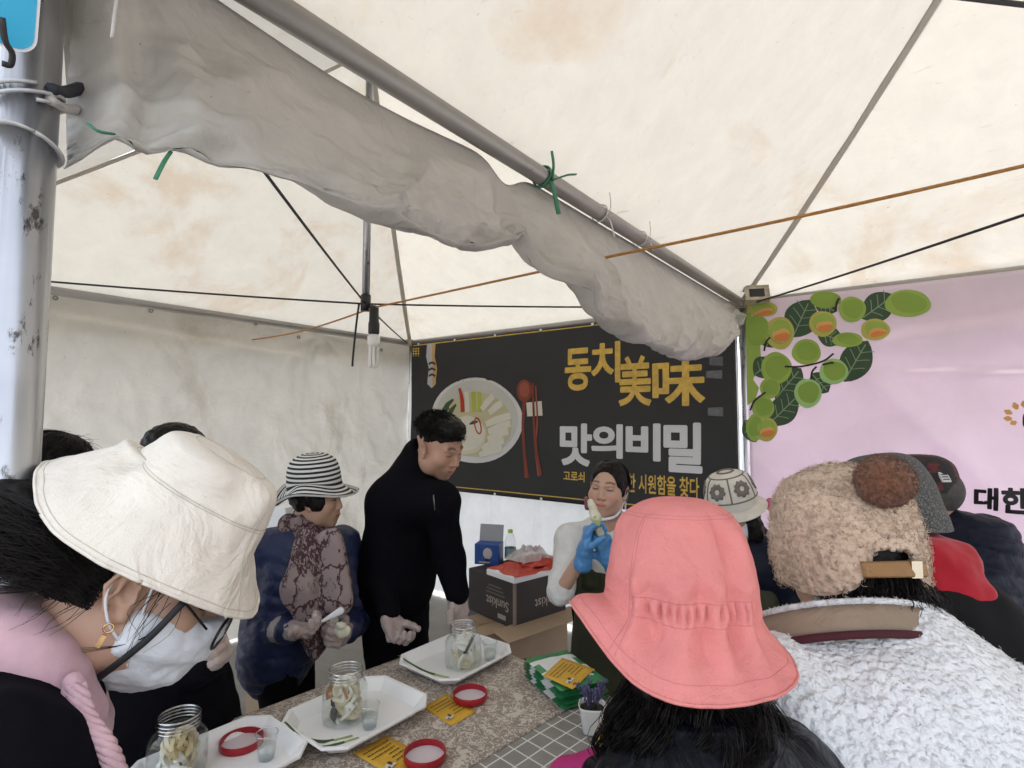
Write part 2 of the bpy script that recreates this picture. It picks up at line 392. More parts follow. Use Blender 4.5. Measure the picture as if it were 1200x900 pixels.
def rod(a, b, r, n=10, sag=0, m=2):
    a, b = np.array(a, float), np.array(b, float); u = np.linspace(0, 1, m)[:, None]
    p = a*(1-u)+b*u
    if sag: p[:, 2] -= sag*4*u[:, 0]*(1-u[:, 0])
    return MB().tube(p, r, n)
def canopy(x0, x1, label, own):
    t = thing('canopy_tent', label, 'tent', ((x0+x1)/2, (YB+YF)/2, 0))
    ap = A((x0+x1)/2, (YB+YF)/2, CZ+2.17); zc = ZE+.035
    cs = [A(x0, YF, zc), A(x1, YF, zc), A(x1, YB, zc), A(x0, YB, zc)]
    for i in range(4):
        a, b = cs[i], cs[(i+1) % 4]
        def fn(u, v):
            p = (a*(1-u)[:, None]+b*u[:, None])*(1-v)[:, None]+ap*v[:, None]
            p[:, 2] -= .20*v*(1-v)+.12*v*(1-v)*np.sin(u*math.pi)
            p[:, 2] += (.010*fbm(p, 2.2, 3, 3+i))*np.sin(np.pi*np.clip(v*3, 0, .5)); return p
        obj('roof_panel', MB().grid(fn, 40, 40), M_ROOF, t)
        hem = MB().grid(lambda u, v: (a*(1-u)[:, None]+b*u[:, None])+np.outer(v, A(0, 0, -.24))+np.outer(.02*np.sin(u*40)*v+.036*np.minimum(1, v*4), nrm(np.cross(b-a, Z))), 60, 4)
        if i in own['hem']: obj('hanging_hem', hem, M_ROOF, t)
        u = np.linspace(0, 1, 24); p = a*(1-u)[:, None]+ap*u[:, None]; p[:, 2] -= .20*u*(1-u)+.012
        obj('seam_strip', MB().tube(p, .019, 6, flat=.3, updir=(0, 0, 1)), M_SEAM, t)
    hub = A((x0+x1)/2, (YB+YF)/2, CZ+.655)
    obj('king_post', rod(hub, ap-A(0, 0, .03), .022, 12), M_POLE, t)
    obj('hub_socket', rod(hub-A(0, 0, .04), hub+A(0, 0, .05), .029, 12), M_BLACK, t)
    for k, c in enumerate(cs):
        obj('tension_cable', rod(hub+A(0, 0, own.get('lift', 0)*(k == 0)), c-A(0, 0, .05), .0055, 6, .012, 9), M_CABLE, t)
    for a, b in own['beam']:
        a, b = cs[a]-A(0, 0, .035), cs[b]-A(0, 0, .035); d = nrm(b-a)*.06
        obj('eave_beam', rod(a+d*own.get('trim', 0), b-d*own.get('trim', 0), .0275, 20), M_BEAM, t)
    for k in own['pole']:
        c = cs[k]; obj('pole', rod((c[0], c[1], 0), (c[0], c[1], ZE-.0), .032, 24), M_POLE, t)
        obj('corner_bracket', MB().box((c[0]-.055, c[1]-.055, ZE-.03), (c[0]+.055, c[1]+.055, ZE+.032)), M_RUST, t, False)
        obj('foot_plate', MB().box((c[0]-.07, c[1]-.07, 0.001), (c[0]+.07, c[1]+.07, .012)), M_RUST, t, False)
    return t, hub
TA, HUB = canopy(XL, XM, 'peaked cream canopy tent over the tasting table with a king post and hanging bulb', dict(beam=[(0, 1), (2, 3), (3, 0)], pole=[0, 3], hem=[0, 2, 3]))
TB, HUBB = canopy(XM, XR, 'peaked cream canopy tent whose stained roof slopes up beside the pink banner', dict(beam=[(0, 1), (1, 2), (2, 3), (3, 0)], pole=[0, 1, 2, 3], hem=[0, 1, 2], lift=.22))
# open sleeve of the bracket where the beams meet
c = A(XM+.12, YB-.14, ZE+.03)
br = MB(); q = frame(nrm(A(.5, -1, .35)), Z)
br.box((-.07, -.004, -.045), (.07, .004, .045), m4(q, c)); br.box((-.075, -.06, .045), (.075, .01, .052), m4(q, c)); br.box((-.075, -.06, -.052), (.075, .01, -.045), m4(q, c))
br.box((-.075, -.06, -.045), (-.068, .01, .045), m4(q, c)); obj('sleeve_bracket', br, M_RUST, TB, False)
obj('bracket_slot', MB().box((-.045, .0045, -.028), (.045, .007, .028), m4(q, c)), M_BLACK, TB, False)

# ---- tarps
def tarp_grid(name, label, cat, fn, nu, nv, m, eyelets=()):
    t = thing(name, label, cat, fn(np.array([.5]), np.array([0.]))[0])
    obj('cloth', MB().grid(fn, nu, nv), m, t)
    for e, ax in eyelets:
        g = MB(); fr = frame(ax, Z); th = np.linspace(0, 2*math.pi, 17)
        g.tube(e+np.outer(np.cos(th), fr[:, 0])*.011+np.outer(np.sin(th), fr[:, 2])*.011, .004, 6, False); obj('eyelet', g, M_BRASS, t)
    return t
M_BRASS = mat('dull_eyelet_metal', (.25, .23, .2), .4, Metallic=.8)
def hanging(P0, D, W, H, n, seed, amp=.012, fold=.02, fx=7.):
    """u along D over W metres, v down over H metres; n points into the tent"""
    def fn(u, v):
        p = P0+np.outer(u*W, D)-np.outer(v*H, Z); s = np.stack([u*W, v*H, 0*u+seed], 1)
        d = amp*fbm(s*A(1, .7, 1), 2.3, 4, seed)+fold*np.abs(vn(s*A(fx, .5, 1)+np.c_[0*u, .3*u, 0*u], 1, seed+5))*np.clip(v*2, 0, 1)
        r = 1-np.abs(fbm(s@np.array([[1, .5, 0], [-.4, 1, 0], [0, 0, 1]]), 3.1, 3, seed+9)); d += amp*.8*np.clip(r-.6, 0, 1)*2
        return p+np.outer(d*np.clip(v*12, 0, 1), n)
    return fn
f0 = hanging(A(XL+.035, YF+.06, ZE-.035), A(0, 1, 0), YB-YF-.1, 2.32, A(1, 0, 0), 4, .016, .012, 2.2)
def ftarp(u, v):
    p = f0(u, v); s = u*3.52
    # the top hangs slack and folds over between its eyelets
    zl = .05+.13*np.clip((s-.2)/1.9, 0, 1)*(s < 2.35)+.02; zl = np.where(s > 2.35, .03, zl)
    p[:, 0] += .055*sst(zl-.012, zl+.012, v*2.32)*np.exp(-np.clip(v*2.32-zl, 0, 9)*1.8)*(1-sst(2.2, 2.5, s))
    ang = np.arctan2(v*2.32-.02, s-2.52); rr = np.hypot(v*2.32-.02, s-2.52)
    p[:, 0] += .018*np.maximum(0, np.cos(ang*9))*np.exp(-rr*2.6)*sst(0, .12, rr); return p
tarp_grid('side_tarp', 'wrinkled light grey tarp hung as the side wall with slack top and eyelets', 'tarp', ftarp, 170, 120, M_TARP,
          [(PX(a, b, XL+.045), A(1, 0, 0)) for a, b in ((65, 349), (177, 364), (300, 379), (350, 395), (447, 410))])
fw = hanging(A(XL+.05, YB-.03, ZE-.10), A(1, 0, 0), XM-XL-.08, 2.24, A(0, -1, 0), 8, .012, .05, 12.)
tarp_grid('back_tarp', 'white pleated back tarp behind the stacked cartons and dark banner', 'tarp', fw, 220, 60, M_WHITE)

# ---- the rolled-up side wall slung below the shared beam
low = [(60, 175), (90, 168), (140, 158), (195, 171), (255, 198), (315, 223), (360, 244), (400, 262), (450, 280), (520, 291), (565, 293), (602, 286), (618, 281),
       (640, 325), (668, 366), (700, 394), (740, 413), (785, 423), (825, 416), (850, 398), (866, 372)]
lp = np.array([PX(a, b, XM+.05)[1:] for a, b in low]); lp = lp[np.argsort(lp[:, 0])]
TIE_Y = PX(618, 281, XM+.05)[1]; Y0, Y1 = YF+.05, YB-.05
def froll(u, v):
    y = Y0+(Y1-Y0)*u; zb = np.interp(y, lp[:, 0], lp[:, 1]); pin = np.exp(-((y-TIE_Y)/.075)**2)
    zt = ZE-.02-.03*np.sin(np.clip((y-Y0)/(TIE_Y-Y0), 0, 1)*math.pi)**2-.05*pin
    depth = zt-zb; f = np.clip(v/.68, 0, 1); g = np.clip((v-.68)/.32, 0, 1)
    b = np.clip(depth*.42, .02, .17)*(1-.6*pin)*sst(-.12, .28, y-Y0)
    z = zt-depth*np.where(v < .68, np.sin(f*math.pi/2)**.95, 1-.75*g**1.6)
    x = XM-.03+np.where(v < .68, b*np.sin(f**1.25*math.pi*.72)/.9, b*.77/.9*np.cos(g*math.pi/2)-.07*g)
    p = np.stack([x, y, z], 1); w = np.clip(np.sin(math.pi*np.clip(v, 0, .9)/.9), 0, 1)
    q = np.stack([y*1.0+.9*v, v*1.4-.35*y, 0*y], 1)
    rd_ = lambda w_, f_, sd_: 1-np.abs(fbm(w_, f_, 2, sd_)); q3 = np.stack([y*2.6+1.9*v, v*1.1-.5*y, 0*y], 1)
    d = .020*fbm(q, 2.6, 3, 21)+.030*(rd_(q3, 1.7, 31)**3-.4)+.014*(rd_(q3*A(1, 2, 1), 3.4, 33)**4-.3)+.006*(rd_(q, 9, 35)**3-.4)
    d += .018*np.sin((y-TIE_Y)*38+v*3)*np.exp(-((y-TIE_Y)/.22)**2)+.012*np.sin(np.abs(y-TIE_Y)*12-v*9)*np.exp(-((y-TIE_Y)/.6)**2)
    d += .02*np.sin(y*75)*np.exp(-((y-Y0)/.16)**2)+.004*fbm(q, 14, 3, 41)
    p[:, 0] += d*w; p[:, 2] += .4*d*w; return p
RO = thing('rolled_side_wall', 'rolled-up grey side wall sagging in bags below the shared beam', 'tarp', (XM, 1.9, ZE))
o = obj('cloth', MB().grid(froll, 260, 70), M_ROLL, RO); mod(o, 'SOLIDIFY', thickness=.002)
def strap(px, py, m, r=.006, tails=True, drop=.16):
    b = PX(px, py, XM); y = b[1]; g = MB(); th = np.linspace(0, 2*math.pi, 21)
    g.tube(np.stack([XM+.033*np.cos(th), y+.006*np.sin(th*1), ZE+.033*np.sin(th)], 1), r, 6, False, flat=.4)
    s = spline([(XM+.03, y, ZE-.02), (XM+.05, y-.012, ZE-drop*.5), (XM+.055, y+.006, ZE-drop)], 10); g.tube(s, r*.9, 6, flat=.4)
    if tails:
        g.tube(spline([(XM+.035, y, ZE-.02), (XM+.07, y+.035, ZE+.0), (XM+.08, y+.07, ZE+.012)], 8), r*.6, 5, flat=.5)
        g.tube(spline([(XM+.035, y, ZE-.02), (XM+.06, y-.03, ZE+.01), (XM+.06, y-.04, ZE+.05)], 8), r*.5, 5, flat=.5)
    return g
tag(obj('green_strap', strap(636, 222, M_GREEN, .009, True, .13), M_GREEN), 'green plastic strap knotted round the beam pinching the rolled wall', 'strap')
tag(obj('cable_tie', strap(703, 248, M_TIE, .004, True, .1), M_TIE), 'thin white tie with loose tails nearer the green strap', 'tie', 'white ties round the beam')
tag(obj('cable_tie', strap(750, 280, M_TIE, .003, True, .06), M_TIE), 'thin white tie on the beam above the orange rope', 'tie', 'white ties round the beam')
tag(obj('green_strap', MB().tube(spline([PX(200, 178, XM+.04), PX(192, 190, XM+.05), PX(182, 210, XM+.05)], 8), .004, 6, flat=.4), M_GREEN), 'loose green strap end dangling under the rolled wall', 'strap')
tag(obj('green_strap', MB().tube(spline([PX(104, 146, XM+.1), PX(116, 154, XM+.11), PX(132, 157, XM+.1)], 8), .005, 6, flat=.4), M_GREEN), 'short green strap tied at the gathered end beside the pole', 'strap')
tag(obj('green_strap', MB().tube(spline([A(XM+.03, YB-.03, ZE-.03), A(XM+.035, YB-.04, ZE-.2), A(XM-.02, YB-.05, ZE-.3)], 8), .004, 6, flat=.4), M_GREEN), 'green strap tied at the far corner by the dark banner', 'strap')

# ---- ropes
def wire(name, label, cat, pts, r, m, n=6, parent=None):
    return tag(obj(name, MB().tube(pts, r, n), m), label, cat)
ra = PX(296, 398, XL+.05); rb = HUB+A(.06, 0, -.03)
u = np.linspace(0, 1, 12)[:, None]; p1 = ra*(1-u)+rb*u; p1[:, 2] -= .03*np.sin(u[:, 0]*math.pi)
rc2 = PX(727, 298, XM+.1); rd = A(HUBB[0], HUBB[1], 2.325); p2 = rb*(1-u)+rc2*u; p3 = rc2*(1-u)+rd*u; p3[:, 2] -= .01*np.sin(u[:, 0]*math.pi)
wire('orange_rope', 'thin orange rope strung from the side tarp past the bulb to under the stained roof', 'rope', np.concatenate([p1, p2[1:], p3[1:]]), .0052, M_ROPE)
# ---- bulb
bp = HUB+A(.075, .0, -.02)
lamp = thing('hanging_bulb', 'white tube energy saving bulb hanging from a black socket under the king post', 'lamp', bp)
SB_ = np.eye(3)*1.3
obj('socket', MB().lathe([(.012, 0), (.02, -.01), (.021, -.07), (.024, -.075), (.024, -.12), (.018, -.125)], 16, m4(SB_, bp), capb=True), M_BLACK, lamp)
M_BULB = mat('bulb_white', (.8, .8, .78), .25, .03)
obj('ballast', MB().lathe([(.018, -.125), (.027, -.135), (.027, -.165), (.022, -.18)], 16, m4(SB_, bp), capt=True), M_BULB, lamp)
for k in range(3):
    a = k*2.094; c = bp+A(.018*math.cos(a), .018*math.sin(a), 0); s = A(-math.sin(a), math.cos(a), 0)*.012
    obj('tube', MB().tube(spline([c-s+A(0, 0, -.228), c-s+A(0, 0, -.31), c-s*.6+A(0, 0, -.340), c+s*.6+A(0, 0, -.340), c+s+A(0, 0, -.31), c+s+A(0, 0, -.228)], 20), .0085, 8), M_BULB, lamp)
wire('black_cord', 'short black cord end dangling beside the hanging bulb', 'cord', spline([HUB+A(-.02, -.03, 0), HUB+A(-.03, -.04, -.12), HUB+A(-.04, -.05, -.3), HUB+A(-.045, -.05, -.36)], 10), .006, M_CABLE)
obj('cord', MB().tube(spline([HUB, HUB+A(.03, 0, .0), bp+A(0, 0, -.01)], 8), .005, 6), M_CABLE, lamp)

# ---- things lashed to the near pole
pc = lambda z, r=.034, n=25, a0=0, k=1: np.stack([XM+r*np.cos(np.linspace(a0, a0+2*math.pi*k, n)), YF+r*np.sin(np.linspace(a0, a0+2*math.pi*k, n)), np.full(n, z)], 1)
zt = lambda py: P(40, py, .70)[2]
w1 = pc(zt(100), .0355, 40, 0, 2); w1[:, 2] += np.linspace(-.014, .014, 40)+.010*np.sin(np.linspace(0, 12, 40))
tag(obj('wire_loop', MB().tube(w1, .0028, 6), mat('grey_wire', (.45, .46, .48), .4, Metallic=.5)), 'grey wire wound twice round the near pole', 'wire')
w2 = pc(zt(158), .0345, 25); w2[:, 2] += .012*np.cos(np.linspace(0, 2*math.pi, 25)+1)
tag(obj('plastic_band', MB().tube(w2, .006, 6, flat=.3, updir=(0, 0, 1)), mat('clear_band', (.55, .55, .56), .3)), 'pale plastic band wrapped round the near pole', 'band')
sg = P(-32, -26, .62); sf = frame(-nrm(P(0, 20, .62)-CAM), Z)
sign = thing('blue_sign', 'bright blue rounded panel with white edge hung at the near pole', 'sign', sg)
def rrect(w, h, r, n=6):
    o = []
    for cx, cy, a0 in ((w-r, h-r, 0), (-w+r, h-r, 90), (-w+r, -h+r, 180), (w-r, -h+r, 270)):
        o += [(cx+r*math.cos(rad(a0+90*k/n)), cy+r*math.sin(rad(a0+90*k/n))) for k in range(n+1)]
    return o
Ms = m4(np.stack([-sf[:, 0], sf[:, 2], sf[:, 1]], 1), sg)
obj('panel', MB().prism(rrect(.058, .06, .02), -.003, 0, Ms), mat('sign_white', (.8, .82, .84), .3, .02), sign, 40)
obj('face', MB().prism(rrect(.055, .057, .018), .0003, .001, Ms), mat('sign_blue', (.03, .42, .68), .3, .04), sign, 40)
wire('hook_cord', 'black hooked cord below the blue panel on the near pole', 'cord', spline([P(2, 20, .63), P(6, 48, .64), P(14, 62, .65), P(12, 76, .655), P(2, 74, .65)], 14), .0035, M_CABLE)
wire('dark_strap', 'dark webbing strap tucked between the near pole and rolled wall', 'strap', spline([P(60, 104, .72), P(76, 108, .76), P(96, 102, .80), P(114, 92, .84)], 10), .008, mat('dark_webbing', (.02, .022, .035), .7))
wire('white_tie_string', 'white string hanging in front of the gathered wall end', 'string', spline([P(137, -4, .72), P(134, 18, .72), P(131, 44, .72)], 8), .0022, M_TIE)
wire('lashing', 'pale twisted plastic lashing from the near pole to the rolled wall', 'lashing', spline([P(58, 116, .72), P(72, 126, .75), P(92, 129, .79), P(112, 126, .83)], 12), .0075, M_ROLL)
# ------------------------------------------------------------------ printed banners
def grid_cut(bm, step):
    for ax in (0, 1):
        c = [v.co[ax] for v in bm.verts]; lo, hi = min(c), max(c)
        for k in range(math.ceil(lo/step+1e-4), math.floor(hi/step-1e-4)+1):
            co = [0, 0, 0]; co[ax] = k*step; no = [0, 0, 0]; no[ax] = 1
            bmesh.ops.bisect_plane(bm, geom=bm.verts[:]+bm.edges[:]+bm.faces[:], dist=1e-6, plane_co=co, plane_no=no)
class Banner:
    def __init__(s, name, label, x0, x1, z0, z1, y, dfn, mt, step=.05):
        s.y, s.d, s.step = y, dfn, step
        s.t = thing(name, label, 'banner', ((x0+x1)/2, y, z0))
        nu, nv = int((x1-x0)/.025), int((z1-z0)/.025)
        o = obj('sheet', MB().grid(lambda u, v: s.put(x0+(x1-x0)*u, z0+(z1-z0)*v, 0), nu, nv), mt, s.t); mod(o, 'SOLIDIFY', thickness=.001, offset=1)
    def put(s, x, z, lay): return np.stack([x, s.y-s.d(x, z)-.0012*lay, z], 1)
    def xz(s, px, py): p = PY(px, py, s.y); return p[0], p[2]
    def _fin(s, bm, name, mt, lay):
        bmesh.ops.triangulate(bm, faces=bm.faces[:]); grid_cut(bm, s.step/2)
        bm.verts.index_update(); v = np.array([q.co[:] for q in bm.verts]); v = s.put(v[:, 0], v[:, 1], lay)
        jit = np.zeros(len(v)); seen = {}
        stack_id = 0; lab = {}
        for q in bm.verts:
            if q.index in lab: continue
            st = [q]; lab[q.index] = stack_id
            while st:
                w = st.pop()
                for e in w.link_edges:
                    x = e.other_vert(w)
                    if x.index not in lab: lab[x.index] = stack_id; st.append(x)
            stack_id += 1
        if stack_id > 1:
            rr = np.random.default_rng(1).uniform(0, .0006, stack_id); rr[0] = 0
            v[:, 1] -= np.array([rr[lab[i]] for i in range(len(v))])
        for q, c in zip(bm.verts, v): q.co = c
        me = bpy.data.meshes.new(name); bm.to_mesh(me); bm.free()
        n = np.array([p.normal.y for p in me.polygons])
        if len(n) and n.mean() > 0: me.flip_normals()
        return obj(name, me, mt, s.t, True)
    def poly(s, name, pts, mt, lay=1, px=True):
        bm = bmesh.new(); q = [s.xz(*p) if px else p for p in pts]
        bm.faces.new([bm.verts.new((a, b, 0)) for a, b in q]); return s._fin(bm, name, mt, lay)
    def curve(s, name, pts, w, mt, lay=2):
        """a printed stroke through picture bearings, w metres wide"""
        q = spline(np.array([(*s.xz(*p), 0) for p in pts]), 6*len(pts)); w = np.broadcast_to(np.interp(np.linspace(0, 1, len(q)), np.linspace(0, 1, np.size(w)), np.atleast_1d(w)), (len(q),))
        t = np.gradient(q, axis=0); t /= np.linalg.norm(t, axis=1)[:, None]+1e-9; n = np.stack([-t[:, 1], t[:, 0], 0*t[:, 0]], 1)*w[:, None]/2
        bm = bmesh.new(); a = [bm.verts.new(x) for x in q+n]; b = [bm.verts.new(x) for x in q-n]
        for i in range(len(q)-1): bm.faces.new((a[i], a[i+1], b[i+1], b[i]))
        return s._fin(bm, name, mt, lay)
    def text(s, body, box, mt, lay=2, bold=.02, px=True, shear=0, name='lettering'):
        cu = bpy.data.curves.new('lettering', 'FONT'); cu.body = body; cu.resolution_u = 4; cu.shear = shear
        o = bpy.data.objects.new('lettering', cu); COL.objects.link(o); bpy.context.view_layer.update()
        me = o.to_mesh(); v = np.array([q.co[:] for q in me.vertices]); bm = bmesh.new(); bm.from_mesh(me); o.to_mesh_clear()
        bpy.data.objects.remove(o); bpy.data.curves.remove(cu)
        x0, y0, x1, y1 = box
        (a0, b0), (a1, b1) = (s.xz(x0, y1), s.xz(x1, y0)) if px else ((x0, y0), (x1, y1))
        lo, hi = v.min(0), v.max(0)
        if px:   # shear to the four picture corners
            c00, c10, c01, c11 = [np.array(s.xz(*q)) for q in ((x0, y1), (x1, y1), (x0, y0), (x1, y0))]
            c00[1] = c10[1] = (s.xz((x0+x1)/2, y1)[1]); c01[1] = c11[1] = (s.xz((x0+x1)/2, y0)[1])
        else: c00, c10, c01, c11 = A(a0, b0), A(a1, b0), A(a0, b1), A(a1, b1)
        eb = [(np.array(e.verts[0].co[:2]), np.array(e.verts[1].co[:2])) for e in bm.edges if e.is_boundary] if bold else []
        lo = lo-bold; hi = hi+bold
        mark = len(bm.verts)
        for a, b in eb:     # thicken the strokes
            d = b-a; L = np.linalg.norm(d)
            if L < 1e-6: continue
            d /= L; n = A(-d[1], d[0])
            o8 = [b+bold*(d*math.cos(x)+n*math.sin(x)) for x in (-1.2, -.4, .4, 1.2)]+[a+bold*(-d*math.cos(x)-n*math.sin(x)) for x in (-1.2, -.4, .4, 1.2)]
            bm.faces.new([bm.verts.new((*q, 0)) for q in o8])
        for q in bm.verts:
            u = (q.co.x-lo[0])/(hi[0]-lo[0]); w = (q.co.y-lo[1])/(hi[1]-lo[1])
            p = (c00*(1-u)+c10*u)*(1-w)+(c01*(1-u)+c11*u)*w; q.co = (p[0], p[1], 0)
        return s._fin(bm, name, mt, lay)
def vinyl(name, c, rough=.5, var=.06): return mat(name, c, rough, var, 3, .06, 30, .01, Specular_IOR_Level=.25)
CH, GOLD, WHT = vinyl('banner_charcoal', (.030, .030, .031)), mat('print_gold', (.62, .40, .06), .4, .22, 22), vinyl('print_white', (.62, .62, .64))
def dleft(x, z):
    s = np.stack([x, 0*x, z], 1); return .006*fbm(s, 1.7, 3, 3)+.006*np.exp(-((z-1.93+.02*x)/.02)**2)*.5+.012
bx0, bz1 = PY(485, 405, YB-.06)[0], ZE-.03
bz0 = PY(590, 581, YB-.06)[2]
B1 = Banner('dark_banner', 'charcoal food banner printed with a radish bowl, red spoon and gold lettering', bx0, XM-.03, bz0, bz1, YB-.075, dleft, CH)
# frame line and eyelets
for k in (0, 1):
    zz = (bz1-.02, bz0+.035)[k]; B1.poly('gold_line', [(bx0+.02, zz), (XM-.04, zz), (XM-.04, zz+.008), (bx0+.02, zz+.008)], GOLD, 1, False)
for x in np.linspace(bx0+.1, XM-.12, 7):
    for zz in (bz0+.012, bz1-.008):
        g = MB(); g.lathe([(.004, 0), (.011, .001), (.012, .004), (.0, .005)], 12, m4(np.array([[1, 0, 0], [0, 0, -1], [0, 1, 0.]]), (x, YB-.092, zz))); obj('eyelet', g, M_BULB, B1.t)
# gold lettering
for ch, bx, bo in (('동', (663, 408, 694, 458), .035), ('치', (694, 401, 728, 449), .035), ('美', (726, 417, 764, 476), .03), ('味', (765, 419, 827, 476), .03)):
    B1.text(ch, bx, GOLD, 2, bo*.9)
for ch, bx in (('맛', (657, 496, 695, 546)), ('의', (694, 497, 731, 537)), ('비', (734, 496, 775, 540)), ('밀', (778, 495, 824, 554))):
    B1.text(ch, bx, WHT, 2, .042)
B1.text('고로쇠', (661, 552, 686, 564), GOLD, 2, .02); B1.text('한 시원함을 찾다', (736, 557, 820, 580), GOLD, 2, .02)
# bowl
def oval(cx, cy, a, b, n=40, rot=0, wob=0, seed=0):
    th = np.linspace(0, 2*math.pi, n, endpoint=False); r = 1+wob*np.sin(3*th+seed)+wob*.6*np.sin(5*th+2*seed)
    x, y = a*np.cos(th)*r, b*np.sin(th)*r; c, s = math.cos(rad(rot)), math.sin(rad(rot)); return [(cx+c*i-s*j, cy+s*i+c*j) for i, j in zip(x, y)]
bowl_w, bowl_in, broth = vinyl('print_bowl', (.60, .60, .60)), vinyl('print_bowl_inside', (.50, .50, .47)), vinyl('print_broth', (.50, .46, .30))
B1.poly('printed_bowl', oval(559, 493, 54, 50, 44, 0, .012, 1), bowl_w, 1)
B1.poly('printed_bowl_inside', oval(559, 491, 49, 45, 44, 0, .012, 1), bowl_in, 2); B1.poly('printed_broth', oval(560, 497, 41, 37, 40), broth, 3)
dg, rp, lg, wr, cr = vinyl('print_leaf', (.05, .08, .035)), vinyl('print_pepper', (.42, .04, .025)), vinyl('print_scallion', (.40, .45, .08)), vinyl('print_radish', (.62, .60, .52)), vinyl('print_cream', (.60, .55, .40))
for a in ((528, 478, 514, 489), (533, 468, 518, 484), (536, 474, 524, 492)): B1.curve('printed_leaf', [(a[0], a[1]), ((a[0]+a[2])/2, (a[1]+a[3])/2-1), (a[2], a[3])], [.02, .055, .02], dg, 4)
B1.curve('printed_pepper', [(540, 455), (543, 468), (544, 483)], [.03, .045, .05], rp, 5)
for x, m in ((549, wr), (557, lg), (564, lg)): B1.curve('printed_scallion', [(x-1, 459), (x, 471), (x, 483)], [.05, .055, .055], m, 4)
for q in (((566, 480), (580, 464)), ((575, 484), (590, 472)), ((571, 497), (600, 487)), ((574, 506), (600, 496)), ((573, 515), (597, 505)), ((566, 525), (592, 516)), ((563, 533), (590, 525))):
    B1.curve('printed_radish_stick', [q[0], ((q[0][0]+q[1][0])/2, (q[0][1]+q[1][1])/2-.5), q[1]], [.05, .065, .055], wr, 5)
B1.poly('printed_radish_slice', oval(550, 510, 21, 23, 34, 10, .03, 2), cr, 6); B1.poly('printed_radish_face', oval(551, 508, 18, 20, 34, 10, .03, 2), wr, 7)
th = np.linspace(0, 2*math.pi, 15); B1.curve('printed_pepper_ring', [(562+3.2*math.cos(a)+2*math.sin(a), 499+9*math.sin(a)-1.5*math.cos(a)) for a in th], .014, rp, 8)
B1.curve('printed_green_ring', [(552, 497), (557, 495), (562, 494)], [.012, .035, .012], dg, 8)
# spoon, chopsticks and rest
wood = vinyl('print_red_wood', (.20, .045, .03)); wood2 = vinyl('print_red_wood_light', (.28, .075, .05))
B1.poly('printed_rest', [(618, 472), (636, 470), (637, 487), (619, 488)], wr, 3)
B1.poly('printed_spoon_bowl', oval(616, 458, 9, 13, 24), wood, 4); B1.poly('printed_spoon_hollow', oval(616, 457, 6, 9, 20), wood2, 5)
B1.curve('printed_spoon_handle', [(616, 468), (614, 500), (616, 535), (618, 560)], [.035, .028, .03, .045], wood, 4)
B1.curve('printed_chopstick', [(626, 449), (627, 490), (630, 530), (635, 557)], [.018, .022, .03, .032], wood, 6)
B1.curve('printed_chopstick', [(629, 452), (631, 492), (629, 525), (632, 558)], [.014, .016, .018, .018], wood2, 5)
# ribbon emblem at the corner
rib, ribo = vinyl('print_ribbon_grey', (.45, .45, .47)), vinyl('print_ribbon_orange', (.55, .33, .12))
B1.poly('printed_ribbon', [(502, 404), (512, 403), (511, 418), (514, 432), (512, 450), (507, 455), (502, 450), (504, 432), (501, 418)], rib, 2)
B1.poly('printed_ribbon_edge', [(508, 404), (512, 403), (511, 418), (514, 432), (512, 450), (508, 453), (509, 432), (508, 418)], ribo, 3)
for y in (427, 434, 441): B1.curve('printed_mark', [(504, y), (508, y-2), (512, y)], .02, CH, 4)
for k in range(3): B1.curve('printed_lattice', [(485, 409+k*3), (489, 408.7+k*3), (493, 408.3+k*3)], .008, GOLD, 2)
for x in (486, 489, 492): B1.curve('printed_lattice', [(x, 408), (x, 412), (x, 418)], .008, GOLD, 2)
# clear tape pieces
tape = mat('tape_grey', (.10, .10, .11), .25, .2, 30)
for q in ((832, 418, 848, 429), (828, 434, 847, 444), (830, 477, 848, 488)): B1.poly('tape_piece', [(q[0], q[1]+1), (q[2], q[1]), (q[2], q[3]), (q[0], q[3]-1)], tape, 3)

# ---- pink banner
PK = fabric('banner_pink', (.86, .75, .84), .28, None, .42, .04, 3, False)
def seg(x, z, p, q, w):
    p, q = np.array(p), np.array(q); d = q-p; L = np.linalg.norm(d); d = d/L; n = A(-d[1], d[0]); s = (x-p[0])*d[0]+(z-p[1])*d[1]; e = (x-p[0])*n[0]+(z-p[1])*n[1]
    return np.exp(-(e/w)**2)*sst(-.15, .1, s)*(1-sst(L-.1, L+.15, s))
y2 = YB-.07
q_ = lambda a, b: PY(a, b, y2)[[0, 2]]
F1, F2, F3_, F4 = (q_(1050, 437), q_(1210, 440)), (q_(1020, 440), q_(1180, 590)), (q_(1035, 395), q_(1220, 366)), (q_(890, 540), q_(960, 600))
def dright(x, z):
    s = np.stack([x, 0*x, z], 1)
    d = .015+.018*fbm(s, 1.3, 3, 13)+.022*seg(x, z, *F1, .022)+.030*seg(x, z, *F2, .05)+.020*seg(x, z, *F4, .05)
    (ax, az), (bx, bz) = F3_; line = az+(bz-az)*(x-ax)/(bx-ax); d += .05*sst(.02, -.03, z-line)*sst(ax-.4, ax+.1, x)
    return d+.004*fbm(s, 6, 3, 14)
px0 = XM+.045
B2 = Banner('pink_banner', 'pink printed banner with green plums and dark leaves in its corner', px0, XR-.1, .12, ZE-.01, y2, dright, PK, .05)
P1, P2, P3, OR, ORD = [vinyl(n, c) for n, c in (('print_plum', (.29, .41, .08)), ('print_plum_light', (.32, .53, .20)), ('print_plum_yellow', (.46, .42, .10)), ('print_orange', (.62, .22, .06)), ('print_orange_light', (.66, .36, .12)))]
LF, LV, ST, P1s = vinyl('print_dark_leaf', (.045, .085, .045)), vinyl('print_vein', (.22, .30, .18)), vinyl('print_stem', (.03, .022, .018)), vinyl('print_plum_shade', (.23, .35, .06))
